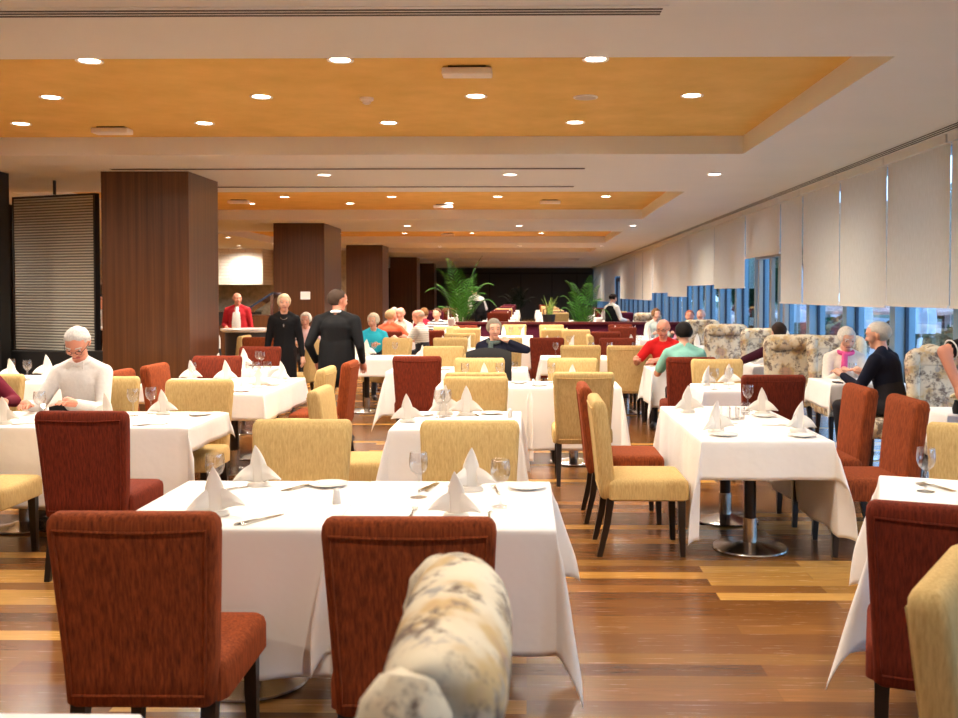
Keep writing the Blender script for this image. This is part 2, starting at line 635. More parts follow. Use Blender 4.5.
# ================================================================== ceiling fittings
ring_me = MB().lathe([(0.075, 0.0), (0.105, -0.008), (0.105, 0.004), (0.075, 0.004)], 24, cap0=False, cap1=False).mesh('trim_ring', M['trim'])
lens_me = MB().lathe([(0.0001, -0.002), (0.078, -0.002)], 24, cap0=False, cap1=False).mesh('lens', M['emit'])
lamp_d = bpy.data.lights.new('lamp', 'SPOT')
lamp_d.energy = LAMP_W * 4
lamp_d.color = LAMP_COL
lamp_d.spot_size = math.radians(165)
lamp_d.spot_blend = 0.8
lamp_d.shadow_soft_size = 0.07


lamp_far = lamp_d.copy()
lamp_far.energy = lamp_d.energy * 1.5


def downlight(x, y, z, label):
    r = tag(link('downlight', ring_me, None, (x, y, z)), label, 'ceiling light', 'recessed downlights')
    link('lens', lens_me, r)
    l = link('lamp', lamp_far if y > 15 else lamp_d, r, (0, 0, -0.03))


ROWS = []
for t_i, (a, b) in enumerate(TRAYS[1:]):
    nm = 'the %s orange tray' % ORD[t_i]
    if t_i == 0:
        ROWS += [(nm, 'front line', ZT, 7.47, [0.53, -1.45, -3.41, -5.4, -7.36]), (nm, 'middle line', ZT, 8.85, [1.51, -0.47, -2.45, -4.4, -6.35, -7.9]), (nm, 'rear line', ZT, 10.22, [0.51, -1.47, -3.44, -5.41, -7.37])]  # last lamp of each line is unseen, added to light the screen
    elif t_i == 1:
        ROWS += [(nm, 'front line', ZT, 16.6, [0.45, -1.55, -3.6]), (nm, 'middle line', ZT, 18.05, [1.48, -0.55, -2.55, -4.57]), (nm, 'rear line', ZT, 19.38, [0.44, -1.58, -3.58, -5.6])]
    elif t_i == 2:
        ROWS += [(nm, 'front line', ZT, 26.3, [0.45, -1.6, -3.6]), (nm, 'middle line', ZT, 27.8, [1.46, -0.55, -2.6]), (nm, 'rear line', ZT, 29.1, [0.43, -1.65, -3.72, -5.71])]  # front lamps are added behind the lip to brighten the far room
    elif t_i == 3:
        ROWS += [(nm, 'front line', ZT, 35.0, [1.4, -0.7, -2.8]), (nm, 'rear line', ZT, 36.3, [0.40, -1.75, -3.88])]  # hidden front lamps added as extra light for the far end
    else:
        ROWS += [(nm, 'rear line', ZT, 46.3, [0.4, -1.8])]
ROWS += [('the beam after the first tray', 'one line', ZC, 13.0, [2.53, -0.23, -2.75]), ('the beam after the second tray', 'one line', ZC, 22.9, [2.52, -0.19, -2.87]),
         ('the beam after the third tray', 'one line', ZC, 32.7, [2.52, -0.24, -2.97]), ('the beam after the fourth tray', 'one line', ZC, 43.4, [2.52, -0.23, -3.07]),
         ('the pale ceiling by the end wall', 'one line', ZC, 55.2, [2.6, -0.29, -3.32])]
for nm, ln, z, y, xs in ROWS:
    for k, x in enumerate(xs):
        downlight(x, y, z, 'recessed downlight in %s, %s, %s from window side' % (nm, ln, ORD[k]))
for k, (x, y) in enumerate([(-9.74, 32.3), (-10.2, 33.9), (-8.6, 27.5), (-10.5, 22.0), (-8.6, 17.2), (-9.5, 13.5), (-12.5, 31.5), (-8.2, 31.0), (-11.5, 27.0), (-8.0, 22.0), (-12.0, 18.0)]):  # later entries are extra lamps, added to brighten the dim serving area
    downlight(x, y, ZC, 'round recessed downlight of the partly added set over the serving area, %s from the hood' % ORD[k])
for k, (x, y, z) in enumerate([(2.5, 4.4, ZC), (-0.25, 4.4, ZC), (-2.8, 4.4, ZC), (0.5, 1.6, ZT), (-3.4, 1.6, ZT)]):
    downlight(x, y, z, 'round recessed downlight overhead before the first tray, %s of those lamps' % ORD[k])

bx_m = mat('ivory plastic', lin(244, 240, 234), 0.5)
for k, (x, y, z, lb) in enumerate([(-0.48, 7.72, ZT, 'ivory ceiling unit in the first orange tray, towards the front lip'), (-4.53, 10.45, ZT, 'ivory ceiling unit in the first orange tray, on the column side'),
                                   (-5.6, 18.6, ZT, 'ivory ceiling unit in the second orange tray by the first column'), (0.45, 18.7, ZT, 'ivory ceiling unit in the second orange tray, on the window side'),
                                   (-1.71, 19.6, ZT, 'ivory ceiling unit in the second orange tray, mid room'), (-2.4, 29.0, ZT, 'ivory ceiling unit in the third orange tray')]):
    e = thing('emergency_light', lb, 'emergency light', (x, y, z), 0, 'emergency lights')
    MB().box(-0.15, 0.15, -0.05, 0.05, -0.018, 0.0).build('mount', M['slot'], e, False)
    bevel(MB().box(-0.20, 0.20, -0.085, 0.085, -0.075, -0.018).build('body', bx_m, e, False), 0.012, 3)
    MB().box(-0.12, 0.12, -0.088, -0.084, -0.062, -0.032).build('lamp_strip', M['porcelain'], e, False)
sm = thing('smoke_detector', 'small round smoke detector in the first orange tray', 'smoke detector', (-1.49, 8.93, ZT))
MB().lathe([(0.065, 0), (0.065, -0.02), (0.05, -0.03)], 20).build('base', bx_m, sm)
MB().lathe([(0.038, -0.03), (0.038, -0.05), (0.02, -0.06)], 20).build('sensor', M['trim'], sm)
sp = thing('ceiling_speaker', 'flat round speaker grille in the first orange tray', 'speaker', (0.54, 8.91, ZT))
MB().lathe([(0.115, 0), (0.115, -0.008), (0.10, -0.012)], 28).build('rim', bx_m, sp)
MB().lathe([(0.098, -0.012), (0.0001, -0.014)], 28, cap0=False, cap1=False).build('grille', mat('pale grille', lin(196, 186, 172), 0.6), sp)

# ================================================================== blinds
BL = [(-2.22, 1.5), (-0.5, 1.5), (1.2, 1.5), (2.9, 1.5), (4.6, 1.5), (6.3, 1.52), (8.02, 1.52), (9.72, 1.52), (11.43, 1.50), (13.14, 1.50), (14.9, 1.50), (16.2, 2.34), (18.8, 1.77), (21.9, 1.86), (25.6, 1.57), (29.1, 1.68), (32.7, 1.42), (35.4, 1.42), (38.1, 1.42), (40.9, 1.42), (43.9, 2.45), (46.6, 1.45), (49.5, 1.2), (52.5, 1.2), (55.6, 1.2), (58.7, 1.2), (61.4, 1.2)]
for k in range(len(BL) - 1):
    y0, zb = BL[k]
    y1 = BL[k + 1][0]
    o = thing('roller_blind', 'cream roller blind on the window wall, %s from the camera end' % (ORD[k - 4] if 4 <= k < 20 else ('of the unseen rear run' if k < 4 else 'of the far run')), 'blind', (XR - 0.10, (y0 + y1) / 2, 0), 0, 'roller blinds on the window wall' if 4 <= k < 20 else ('rear blinds' if k < 4 else 'far blinds'))
    L = (y1 - y0) - 0.045
    # gently bowed fabric sheet
    f = MB()
    R0 = []
    for s_ in (0, 1):
        ring = []
        for q in range(9):
            yy = -L / 2 + L * q / 8
            ring.append((0.006 * math.sin(q * 1.3 + k), yy))
        R0.append(ring)
    vv, ff = [], []
    for q in range(9):
        dx, yy = R0[0][q]
        vv += [(dx * 0.2, yy, 3.17), (dx, yy, zb), (dx * 0.2 + 0.003, yy, 3.17), (dx + 0.003, yy, zb)]
    for q in range(8):
        a = 4 * q
        ff += [(a, a + 1, a + 5, a + 4), (a + 2, a + 6, a + 7, a + 3), (a + 1, a + 3, a + 7, a + 5), (a, a + 4, a + 6, a + 2)]
    ff += [(0, 2, 3, 1), (32, 33, 35, 34)]
    f.add(vv, ff)
    f.build('fabric', M['blind'], o)
    MB().box(-0.012, 0.014, -L / 2, L / 2, zb - 0.028, zb + 0.002).build('bottom_bar', M['trim'], o, False)
    MB().box(-0.05, 0.06, -L / 2, L / 2, 3.16, ZC).build('cassette', M['ceiling'], o, False)

# ================================================================== chairs
def rrect(wd, dp, r, z, cx=0, cy=0, n=4, zf=None):
    pts = []
    for qx, qy, a0 in ((1, 1, 0), (-1, 1, 90), (-1, -1, 180), (1, -1, 270)):
        for k in range(n + 1):
            a = math.radians(a0 + 90 * k / n)
            x = cx + qx * (wd / 2 - r) + r * math.cos(a)
            y = cy + qy * (dp / 2 - r) + r * math.sin(a)
            pts.append((x, y, z if zf is None else zf(x, z)))
    return pts


def back_y(z):
    t = max(0, (z - 0.37) / 0.61)
    return -0.20 - 0.065 * t ** 1.25


def chair_parts():
    b = MB()
    rings = []
    dip = lambda x, z: z - (0.016 * max(0, 1 - (x / 0.24) ** 2)) * max(0, (z - 0.80) / 0.18)
    for z, ins in [(0.36, 0.012), (0.372, 0.0), (0.45, 0.0), (0.55, 0.0), (0.65, 0.0), (0.75, 0.0), (0.85, 0.0), (0.93, 0.0), (0.955, 0.004), (0.972, 0.014), (0.98, 0.028)]:
        t = (z - 0.36) / 0.62
        wd = 0.46 + 0.068 * t
        rings.append(rrect(wd - 2 * ins, 0.092 - 2 * ins * 0.9, 0.024 if ins < 0.02 else 0.014, z, 0, back_y(z), 4, dip))
    b.loft(rings)
    back = b
    p = MB()
    pts = []
    for z in np.linspace(0.40, 0.93, 10):
        pts.append((0.205 + 0.03 * (z - 0.37) / 0.6, back_y(z) - 0.047, z))
    path = pts + [(-x, y, z) for x, y, z in reversed(pts)]
    path2 = []
    for i, q in enumerate(path):
        path2.append(q)
        if i == 9:
            for k in range(1, 6):
                f = k / 6
                x = 0.233 * (1 - 2 * f)
                path2.append((x, back_y(0.93) - 0.047, 0.932 - 0.010 * (1 - (x / 0.24) ** 2)))
    p.tube(path2, 0.0055, 6, closed=True)
    s = MB()
    rings = []
    for z, ins in [(0.355, 0.014), (0.365, 0.0), (0.45, 0.0), (0.472, 0.005), (0.486, 0.018), (0.492, 0.045), (0.495, 0.12)]:
        rings.append(rrect(0.515 - 2 * ins, 0.50 - 2 * ins, 0.035, z, 0, 0.05, 4))
    s.loft(rings)
    legs = []
    for qx, qy in ((-1, 1), (1, 1), (-1, -1), (1, -1)):
        l = MB()
        x, y = qx * 0.205, (0.255 if qy > 0 else -0.185)
        dy = 0.01 if qy > 0 else -0.07
        R = []
        for z, hw, f in ((0.38, 0.024, 0), (0.2, 0.021, 0.35), (0.0, 0.016, 1)):
            cx, cy = x + qx * 0.006 * f, y + dy * f
            R.append([(cx - hw, cy - hw, z), (cx + hw, cy - hw, z), (cx + hw, cy + hw, z), (cx - hw, cy + hw, z)])
        l.loft(R)
        legs.append(l)
    return back, p, s, legs


CB, CP, CS, CLG = chair_parts()
LEGM = [l.mesh('leg', M['leg'], False) for l in CLG]
PROTO = {}
for c in ('rust', 'red', 'cream', 'plum'):
    PROTO[c] = dict(back=CB.mesh('backrest', M[c], True, 50), pipe=CP.mesh('piping', M[c]), seat=CS.mesh('seat', M[c], True, 50))
CNAME = {'rust': 'rust orange', 'red': 'dark red', 'cream': 'mustard cream', 'plum': 'plum'}


def chair(c, x, y, face, label, group=None, parts=True, sc=1.0):
    """x, y: middle of the seat. face: direction the sitter looks, degrees from +Y, counter-clockwise."""
    o = thing('dining_chair', label, 'chair', (x, y, 0), math.radians(face), group or 'upholstered dining chairs')
    o.scale = (sc, sc, sc)
    P = PROTO[c]
    b = link('backrest', P['back'], o)
    link('seat', P['seat'], o)
    if parts:
        link('piping', P['pipe'], b)
    for lm in LEGM:
        link('leg', lm, o)
    return o


def chair_at(c, bx, by, face, label, **k):
    """bx, by: point on the floor under the top of the back."""
    a = math.radians(face)
    return chair(c, bx - math.sin(a) * 0.27, by + math.cos(a) * 0.27, face, label, **k)


# ---- tall floral chairs
def floral_parts():
    b = MB()
    R = []
    # body of the back: thick slab that rolls backwards at the top (section in y-z), width along x
    sec = []
    for z in (0.36, 0.5, 0.7, 0.9, 1.02):
        sec.append((-0.155 - 0.05 * (z - 0.36) / 0.7, z))
    prof = [(y, z) for y, z in sec]
    for a in np.linspace(35, 330, 22):
        prof.append((-0.275 + 0.092 * math.cos(math.radians(a)), 1.085 + 0.092 * math.sin(math.radians(a))))
    for z in (1.0, 0.9, 0.7, 0.5, 0.36):
        prof.append((-0.285 - 0.01 * (z - 0.36), z))
    ring = lambda x, k: [(x, -0.235 + (y + 0.235) * k, 0.75 + (z - 0.75) * (0.94 + 0.06 * k)) for y, z in prof]
    for x, k in [(-0.275, 0.30), (-0.272, 0.50), (-0.265, 0.68), (-0.253, 0.82), (-0.235, 0.92), (-0.205, 0.985), (-0.15, 1.02), (-0.07, 1.035), (0, 1.04), (0.07, 1.035), (0.15, 1.02), (0.205, 0.985), (0.235, 0.92), (0.253, 0.82), (0.265, 0.68), (0.272, 0.50), (0.275, 0.30)]:
        R.append(ring(x, k))
    b.loft(R)
    e = []
    for q in (-1, 1):
        m_ = MB()
        pts = [(q * 0.258, -0.195, 0.42), (q * 0.262, -0.20, 0.6), (q * 0.268, -0.21, 0.8), (q * 0.272, -0.222, 0.98), (q * 0.270, -0.232, 1.06), (q * 0.262, -0.238, 1.11), (q * 0.25, -0.242, 1.14), (q * 0.24, -0.244, 1.152)]
        m_.tube(pts, [0.045, 0.05, 0.054, 0.062, 0.068, 0.062, 0.042, 0.012], 28)
        e.append(m_)
    s = MB()
    rings = []
    for z, ins in [(0.33, 0.014), (0.345, 0.0), (0.46, 0.0), (0.485, 0.008), (0.5, 0.025), (0.506, 0.07)]:
        rings.append(rrect(0.54 - 2 * ins, 0.50 - 2 * ins, 0.04, z, 0, 0.05, 4))
    s.loft(rings)
    return b, e, s


FB, FE, FS = floral_parts()
FLM = dict(back=FB.mesh('backrest', M['floral'], True, 60), edge=[e.mesh('side_roll', M['floral']) for e in FE], seat=FS.mesh('seat', M['floral'], True, 50))


def floral_chair(x, y, face, label):
    o = thing('wing_chair', label, 'chair', (x, y, 0), math.radians(face), 'tall floral chairs')
    b = link('backrest', FLM['back'], o)
    for e in FLM['edge']:
        link('side_roll', e, b)
    link('seat', FLM['seat'], o)
    for lm in LEGM:
        link('leg', lm, o)
    return o


# ================================================================== tables and cloths
TZ = 0.757


def table_meshes(wd, dp):
    t = MB().loft([rrect(wd, dp, 0.02, TZ - 0.035), rrect(wd, dp, 0.02, TZ - 0.006)])
    return t.mesh('tabletop', M['tabletop'], False)


PED = dict(
    column=MB().lathe([(0.038, 0.20), (0.038, 0.71)], 20).mesh('column', M['leg']),
    sleeve=MB().lathe([(0.045, 0.045), (0.045, 0.20)], 20).mesh('sleeve', M['steel']),
    base=MB().lathe([(0.235, 0.0), (0.24, 0.006), (0.235, 0.014), (0.10, 0.030), (0.055, 0.045)], 36).mesh('base', M['steel']),
    plate=MB().box(-0.18, 0.18, -0.18, 0.18, 0.71, TZ - 0.035).mesh('mount_plate', M['black'], False))
TT = {}


def table(x0, x1, y0, y1, label, rz=0, ped_off=(0, 0)):
    cx, cy, wd, dp = (x0 + x1) / 2, (y0 + y1) / 2, x1 - x0 - 0.012, y1 - y0 - 0.012
    o = thing('dining_table', label, 'table', (cx, cy, 0), rz, 'dining tables')
    k = (round(wd, 3), round(dp, 3))
    if k not in TT:
        TT[k] = table_meshes(wd, dp)
    link('tabletop', TT[k], o)
    for n_ in ('column', 'sleeve', 'base', 'plate'):
        link('mount_plate' if n_ == 'plate' else n_, PED[n_], o, (ped_off[0], ped_off[1], 0))
    return o


def cloth(x0, x1, y0, y1, hang, label, seed=0, rz=0, detail=1.0, flare=1.0):
    """hang = (x- side, x+ side, y- side, y+ side). Local frame centred on the table."""
    rnd = random.Random(seed)
    hl, hr, hn, hf = hang
    w_, d_ = x1 - x0, y1 - y0
    W2, D2 = w_ / 2 + 0.004, d_ / 2 + 0.004
    st_ = 0.03 / detail

    def axis(half, a, b):
        pts = []
        n = max(3, int(a / st_))
        pts += [-half - a + a * k / n for k in range(n)]
        pts += [-half - 0.012]
        n = max(6, int(2 * half / 0.06))
        pts += [-half + 2 * half * k / n for k in range(n + 1)]
        pts += [half + 0.012]
        n = max(3, int(b / st_))
        pts += [half + b * (k + 1) / n for k in range(n)]
        return sorted(set(round(p, 5) for p in pts))
    U, V = axis(W2, hl, hr), axis(D2, hn, hf)
    ph = [rnd.uniform(0, 6.28) for _ in range(8)]
    fl = [rnd.uniform(0.02, 0.06) for _ in range(4)]
    nf = [rnd.uniform(6.5, 10.5) for _ in range(4)]
    ca = [rnd.uniform(0.14, 0.24) * flare for _ in range(4)]
    cb = [rnd.uniform(-0.35, 0.35) for _ in range(4)]

    def side(i, s, t, half):
        win = math.sin(PI * min(max((t + half) / (2 * half), 0), 1)) ** 0.7
        k = s / 0.5
        return fl[i] * s * 0.8 + win * k * (0.024 * math.sin(nf[i] * t + ph[i]) + 0.011 * math.sin(nf[i] * 2.3 * t + ph[i + 4]))
    verts = []
    for v in V:
        for u in U:
            ex = abs(u) - W2
            ey = abs(v) - D2
            qx, qy = (1 if u > 0 else -1), (1 if v > 0 else -1)
            ix, iy = (1 if qx > 0 else 0), (3 if qy > 0 else 2)
            if ex <= 0 and ey <= 0:
                p = (u, v, 0.0)
            elif ey <= 0:
                s = ex
                p = (qx * (W2 + 0.006 * min(1, s / 0.02) + side(ix, s, v, D2)), v, -max(0, s - 0.004))
            elif ex <= 0:
                s = ey
                p = (u, qy * (D2 + 0.006 * min(1, s / 0.02) + side(iy, s, u, W2)), -max(0, s - 0.004))
            else:
                r = math.hypot(ex, ey)
                f = math.atan2(ey, ex)
                ci = ix * 2 + (iy - 2)
                fx = fl[ix] * r * 0.8 * math.cos(f) ** 2 + 0.006
                fy = fl[iy] * r * 0.8 * math.sin(f) ** 2 + 0.006
                A = ca[ci] * r * math.sin(2 * f) * min(1, r / 0.12)
                ang = PI / 4 + cb[ci] * min(1, r / 0.4) + 0.5 * math.sin(3 * (f - PI / 4)) * 0.4
                ox, oy = A * math.cos(ang), A * math.sin(ang)
                dr = math.sqrt(max(r * r - A * A, 0.0001)) * (1 - 0.04 * math.sin(2 * f))
                p = (qx * (W2 + fx + ox), qy * (D2 + fy + oy), -max(0, dr - 0.004))
            z = TZ + 0.004 + p[2]
            verts.append((p[0], p[1], max(z, 0.012)))
    nU = len(U)
    fs = [(j * nU + i, j * nU + i + 1, (j + 1) * nU + i + 1, (j + 1) * nU + i) for j in range(len(V) - 1) for i in range(nU - 1)]
    mb_ = MB().add(verts, fs)
    me = mb_.mesh('tablecloth', M['cloth'], True, 80)
    o = link('tablecloth', me, None, ((x0 + x1) / 2, (y0 + y1) / 2, 0), (0, 0, rz))
    sm_ = o.modifiers.new('thickness', 'SOLIDIFY')
    sm_.thickness = 0.002
    sm_.offset = 1.0
    tag(o, label, 'tablecloth', 'white tablecloths')
    return o


# ---- tableware -----------------------------------------------------
def wine_glass_mesh():
    o_ = [(0.0005, 0.0), (0.033, 0.0), (0.034, 0.002), (0.012, 0.006), (0.0045, 0.012), (0.004, 0.05), (0.0045, 0.078), (0.014, 0.086), (0.028, 0.098), (0.036, 0.118), (0.037, 0.14), (0.0335, 0.168)]
    i_ = [(0.032, 0.168), (0.0355, 0.14), (0.0345, 0.118), (0.026, 0.1), (0.012, 0.0885), (0.0005, 0.087)]
    o_ = [(r * 1.12, z * 1.17) for r, z in o_]
    i_ = [(r * 1.12, z * 1.17) for r, z in i_]
    return MB().lathe(o_ + i_, 24, cap0=False, cap1=False).mesh('wine_glass', M['glass'], True, 60)


def tumbler_mesh():
    return MB().lathe([(0.0005, 0.0), (0.030, 0.0), (0.032, 0.004), (0.036, 0.085), (0.0345, 0.085), (0.030, 0.010), (0.0005, 0.009)], 24, cap0=False, cap1=False).mesh('tumbler', M['glass'], True, 60)


GLASS, TUMB = wine_glass_mesh(), tumbler_mesh()
PLATE = MB().lathe([(0.0005, 0.002), (0.05, 0.0), (0.056, 0.003), (0.088, 0.012), (0.090, 0.014), (0.086, 0.0145), (0.055, 0.007), (0.0005, 0.006)], 32, cap0=False, cap1=False).mesh('side_plate', M['porcelain'], True, 60)
BIGPLATE = MB().lathe([(0.0005, 0.002), (0.08, 0.0), (0.09, 0.004), (0.128, 0.018), (0.130, 0.020), (0.126, 0.0205), (0.088, 0.009), (0.0005, 0.008)], 36, cap0=False, cap1=False).mesh('dinner_plate', M['porcelain'], True, 60)
SALT_B = MB().lathe([(0.018, 0.0), (0.019, 0.004), (0.015, 0.045), (0.014, 0.05)], 16).mesh('jar', M['porcelain'])
SALT_T = MB().lathe([(0.0145, 0.05), (0.014, 0.057), (0.008, 0.064), (0.001, 0.066)], 16).mesh('cap', M['porcelain'])


def napkin_meshes():
    # bishop's hat: pointed hood, rolled base, two folded-down wings
    h = MB()
    rings = []
    for k in range(13):
        t = k / 12
        z = 0.006 + 0.205 * t
        wd = 0.049 * (1 - t ** 2.3) ** 0.85 * (0.80 + 0.20 * math.sin(PI * t)) + 0.0015
        dp = 0.036 * (1 - t ** 1.3) ** 0.8 + 0.0015
        cy = 0.016 * t - 0.050 * t ** 2.5
        ring = []
        for q in range(20):
            a = 2 * PI * q / 20
            fold = 1 + 0.10 * math.sin(3 * a + 0.6) * (1 - t)
            x = wd * math.cos(a) * fold
            y = dp * math.sin(a) * fold
            if math.sin(a) < -0.2:
                y *= 0.55 + 0.25 * abs(math.cos(a))
            ring.append((x, y + cy, z))
        rings.append(ring)
    h.loft(rings)
    wings = []
    for q in (-1, 1):
        m_ = MB()
        R = []
        for k in range(8):
            t = k / 7
            x = q * (0.026 + 0.100 * t)
            z = 0.070 - 0.034 * t + 0.010 * math.sin(PI * t)
            y = -0.014 - 0.026 * math.sin(PI * t * 0.7)
            hw = 0.046 * (1 - t) ** 0.9 + 0.0025
            th = 0.007 * (1 - 0.6 * t)
            R.append([(x, y - th, z + hw * 0.35), (x, y + th, z + hw), (x, y + th * 1.5, z), (x, y + th, z - hw), (x, y - th, z - hw * 0.8), (x, y - th * 2.2, z - hw * 0.1)])
        m_.loft(R)
        wings.append(m_)
    b = MB()
    rings = []
    for z, k in [(0.0, 0.95), (0.004, 1.02), (0.014, 0.98), (0.022, 0.90), (0.024, 0.80)]:
        rings.append([(0.062 * k * math.cos(2 * PI * q / 20), 0.044 * k * math.sin(2 * PI * q / 20), z) for q in range(20)])
    b.loft(rings)
    return h.mesh('peak', M['napkin']), [w_.mesh('wing', M['napkin']) for w_ in wings], b.mesh('folded_napkin', M['napkin'])


NPEAK, NWING, NBASE = napkin_meshes()


def napkin(x, y, rz, label, sc=1.0, group='folded napkins', wings=True, tilt=0.0):
    o = link('folded_napkin', NBASE, None, (x, y, TZ + 0.006), (0, tilt, rz))
    o.scale = (sc * 0.92, sc * 0.92, sc * 0.96)
    tag(o, label, 'napkin', group)
    link('peak', NPEAK, o)
    if wings:
        for w_ in NWING:
            link('wing', w_, o)
    return o


def one(name, me, x, y, label, cat, group, rz=0.0, z=TZ + 0.006):
    return tag(link(name, me, None, (x, y, z), (0, 0, rz)), label, cat, group)


def knife_mesh():
    m_ = MB()
    R = []
    for y, hw, th in [(-0.11, 0.006, 0.003), (-0.10, 0.008, 0.004), (0.0, 0.0065, 0.0035), (0.005, 0.008, 0.0015), (0.06, 0.010, 0.0012), (0.10, 0.007, 0.001), (0.115, 0.001, 0.0008)]:
        R.append([(-hw, y, 0.001), (hw, y, 0.001), (hw, y, 0.001 + 2 * th), (-hw, y, 0.001 + 2 * th)])
    return m_.loft(R).mesh('knife', M['cutlery'])


def fork_mesh():
    m_ = MB()
    R = []
    for y, hw, z in [(-0.10, 0.007, 0.001), (-0.09, 0.008, 0.001), (0.0, 0.0035, 0.006), (0.03, 0.004, 0.007), (0.045, 0.011, 0.004), (0.055, 0.012, 0.003)]:
        R.append([(-hw, y, z), (hw, y, z), (hw, y, z + 0.003), (-hw, y, z + 0.003)])
    m_.loft(R)
    for k in range(4):
        x = -0.0105 + 0.007 * k
        m_.loft([[(x - 0.0017, y, z), (x + 0.0017, y, z), (x + 0.0017, y, z + 0.002), (x - 0.0017, y, z + 0.002)] for y, z in ((0.053, 0.003), (0.075, 0.004), (0.092, 0.008))])
    return m_.mesh('fork', M['cutlery'])


KNIFE, FORK = knife_mesh(), fork_mesh()
TBL = {}


def setting(nm, nap=(), glass=(), plate=(), salt=(), knife=(), fork=(), tumbler=(), far=False):
    def lab(kind, k, n):
        return '%s on %s%s' % (kind, nm, '' if n == 1 else ', %s from window side' % ORD[k])
    S_ = lambda L: sorted(L, key=lambda q: -q[0])
    for k, q in enumerate(S_(nap)):
        napkin(q[0], q[1], math.radians(q[2] if len(q) > 2 else random.uniform(-40, 40)), lab('peaked napkin', k, len(nap)), (q[3] if len(q) > 3 else 1.0) * random.uniform(0.92, 1.04), tilt=random.uniform(-0.06, 0.06))
    for k, q in enumerate(S_(glass)):
        one('wine_glass', GLASS, q[0], q[1], lab('stemmed wine glass', k, len(glass)), 'glass', 'wine glasses')
    for k, q in enumerate(S_(tumbler)):
        one('tumbler', TUMB, q[0], q[1], lab('clear water tumbler', k, len(tumbler)), 'glass', 'tumblers')
    for k, q in enumerate(S_(plate)):
        one('side_plate', PLATE, q[0], q[1], lab('white side plate', k, len(plate)), 'plate', 'side plates')
    for k, q in enumerate(S_(salt)):
        o = tag(link('salt_shaker', SALT_B, None, (q[0], q[1], TZ + 0.006)), lab('white salt shaker', k, len(salt)), 'salt shaker', 'salt shakers')
        link('cap', SALT_T, o)
    for k, q in enumerate(S_(knife)):
        one('knife', KNIFE, q[0], q[1], lab('table knife', k, len(knife)), 'knife', 'knives', math.radians(q[2] if len(q) > 2 else 0))
    for k, q in enumerate(S_(fork)):
        one('fork', FORK, q[0], q[1], lab('table fork', k, len(fork)), 'fork', 'forks', math.radians(q[2] if len(q) > 2 else 0))

# ================================================================== furniture, front to back
# bottom corner table beside the floral armchair
F0 = 'the corner table at the camera'
table(-1.65, -0.82, 1.13, 1.98, 'white-clothed table whose edge shows in the bottom corner')
cloth(-1.65, -0.82, 1.13, 1.98, (0.3, 0.25, 0.3, 0.25), 'white cloth edge showing in the bottom corner by the rust chair', 1)
floral_chair(-0.395, 1.50, 90, 'cream floral armchair back, closest to the camera, blurred')

# the front pair
A = 'the front table on the column side'
B = 'the front table by the floral armchair'
table(-1.59, -0.745, 3.58, 4.48, 'front table with steel disc foot, column side of the pair')
table(-0.735, 0.10, 3.58, 4.48, 'front table behind the floral armchair, aisle side of the pair')
cloth(-1.59, -0.748, 3.58, 4.48, (0.25, 0.12, 0.56, 0.25), 'white cloth on the front table behind the first rust chair', 2, 0, 1.3)
cloth(-0.732, 0.10, 3.58, 4.48, (0.30, 0.46, 0.47, 0.25), 'white cloth hanging to the floor in points beside the open aisle', 5, 0, 1.3, 1.35)
chair_at('rust', -1.205, 2.90, 0, 'large rust chair seen from behind at the front table, seat showing')
chair_at('rust', -0.352, 2.84, 0, 'rust chair seen from behind, partly hidden by the floral armchair')
chair_at('cream', -1.19, 5.06, 180, 'cream chair facing the first rust chair across the front table')
chair_at('cream', -0.30, 5.03, 180, 'cream chair across the front table, between two napkin peaks and the plate')
setting(A, nap=[(-1.24, 3.78, 20), (-1.23, 4.36, 0, 1.0)], glass=[(-1.34, 4.08)], plate=[(-0.91, 4.37)], salt=[(-0.80, 4.0)], knife=[(-1.05, 3.70, -35), (-1.03, 3.705, -30), (-1.31, 4.30, -40)], fork=[(-1.04, 4.33, -35), (-1.02, 4.33, -32), (-1.36, 3.85, 0)])
setting(B, nap=[(-0.28, 3.76, -10), (-0.25, 4.27, 15, 1.0)], glass=[(-0.47, 4.13), (-0.11, 3.95)], plate=[(0.0, 4.33)], knife=[(-0.45, 4.34, -15), (-0.43, 4.34, -10)], fork=[(-0.14, 4.28, 10), (-0.46, 3.82, 0), (-0.15, 3.80, 0)])

# angled table at the window side, with its red chair
R = -math.radians(20)
table(1.967 - 0.425, 1.967 + 0.425, 4.09 - 0.45, 4.09 + 0.45, 'angled table at the front of the window side', R)
cloth(1.967 - 0.425, 1.967 + 0.425, 4.09 - 0.45, 4.09 + 0.45, (0.55, 0.3, 0.50, 0.24), 'white cloth with a long point on the angled window-side table', 11, R, 1.3, 1.15)
chair_at('red', 1.345, 3.02, -20, 'dark red chair drawn up to the angled window-side table')
chair_at('cream', 2.33, 4.92, 160, 'cream chair across the angled table from the dark red chair')
chair_at('cream', 1.03, 2.36, -124, 'cream chair cut off by the bottom window-side corner of the picture')
setting('the angled table', nap=[(2.00, 4.27, 30)], glass=[(1.78, 4.28)], fork=[(1.85, 4.36, 30), (1.87, 4.37, 25)], plate=[(2.2, 4.2)])

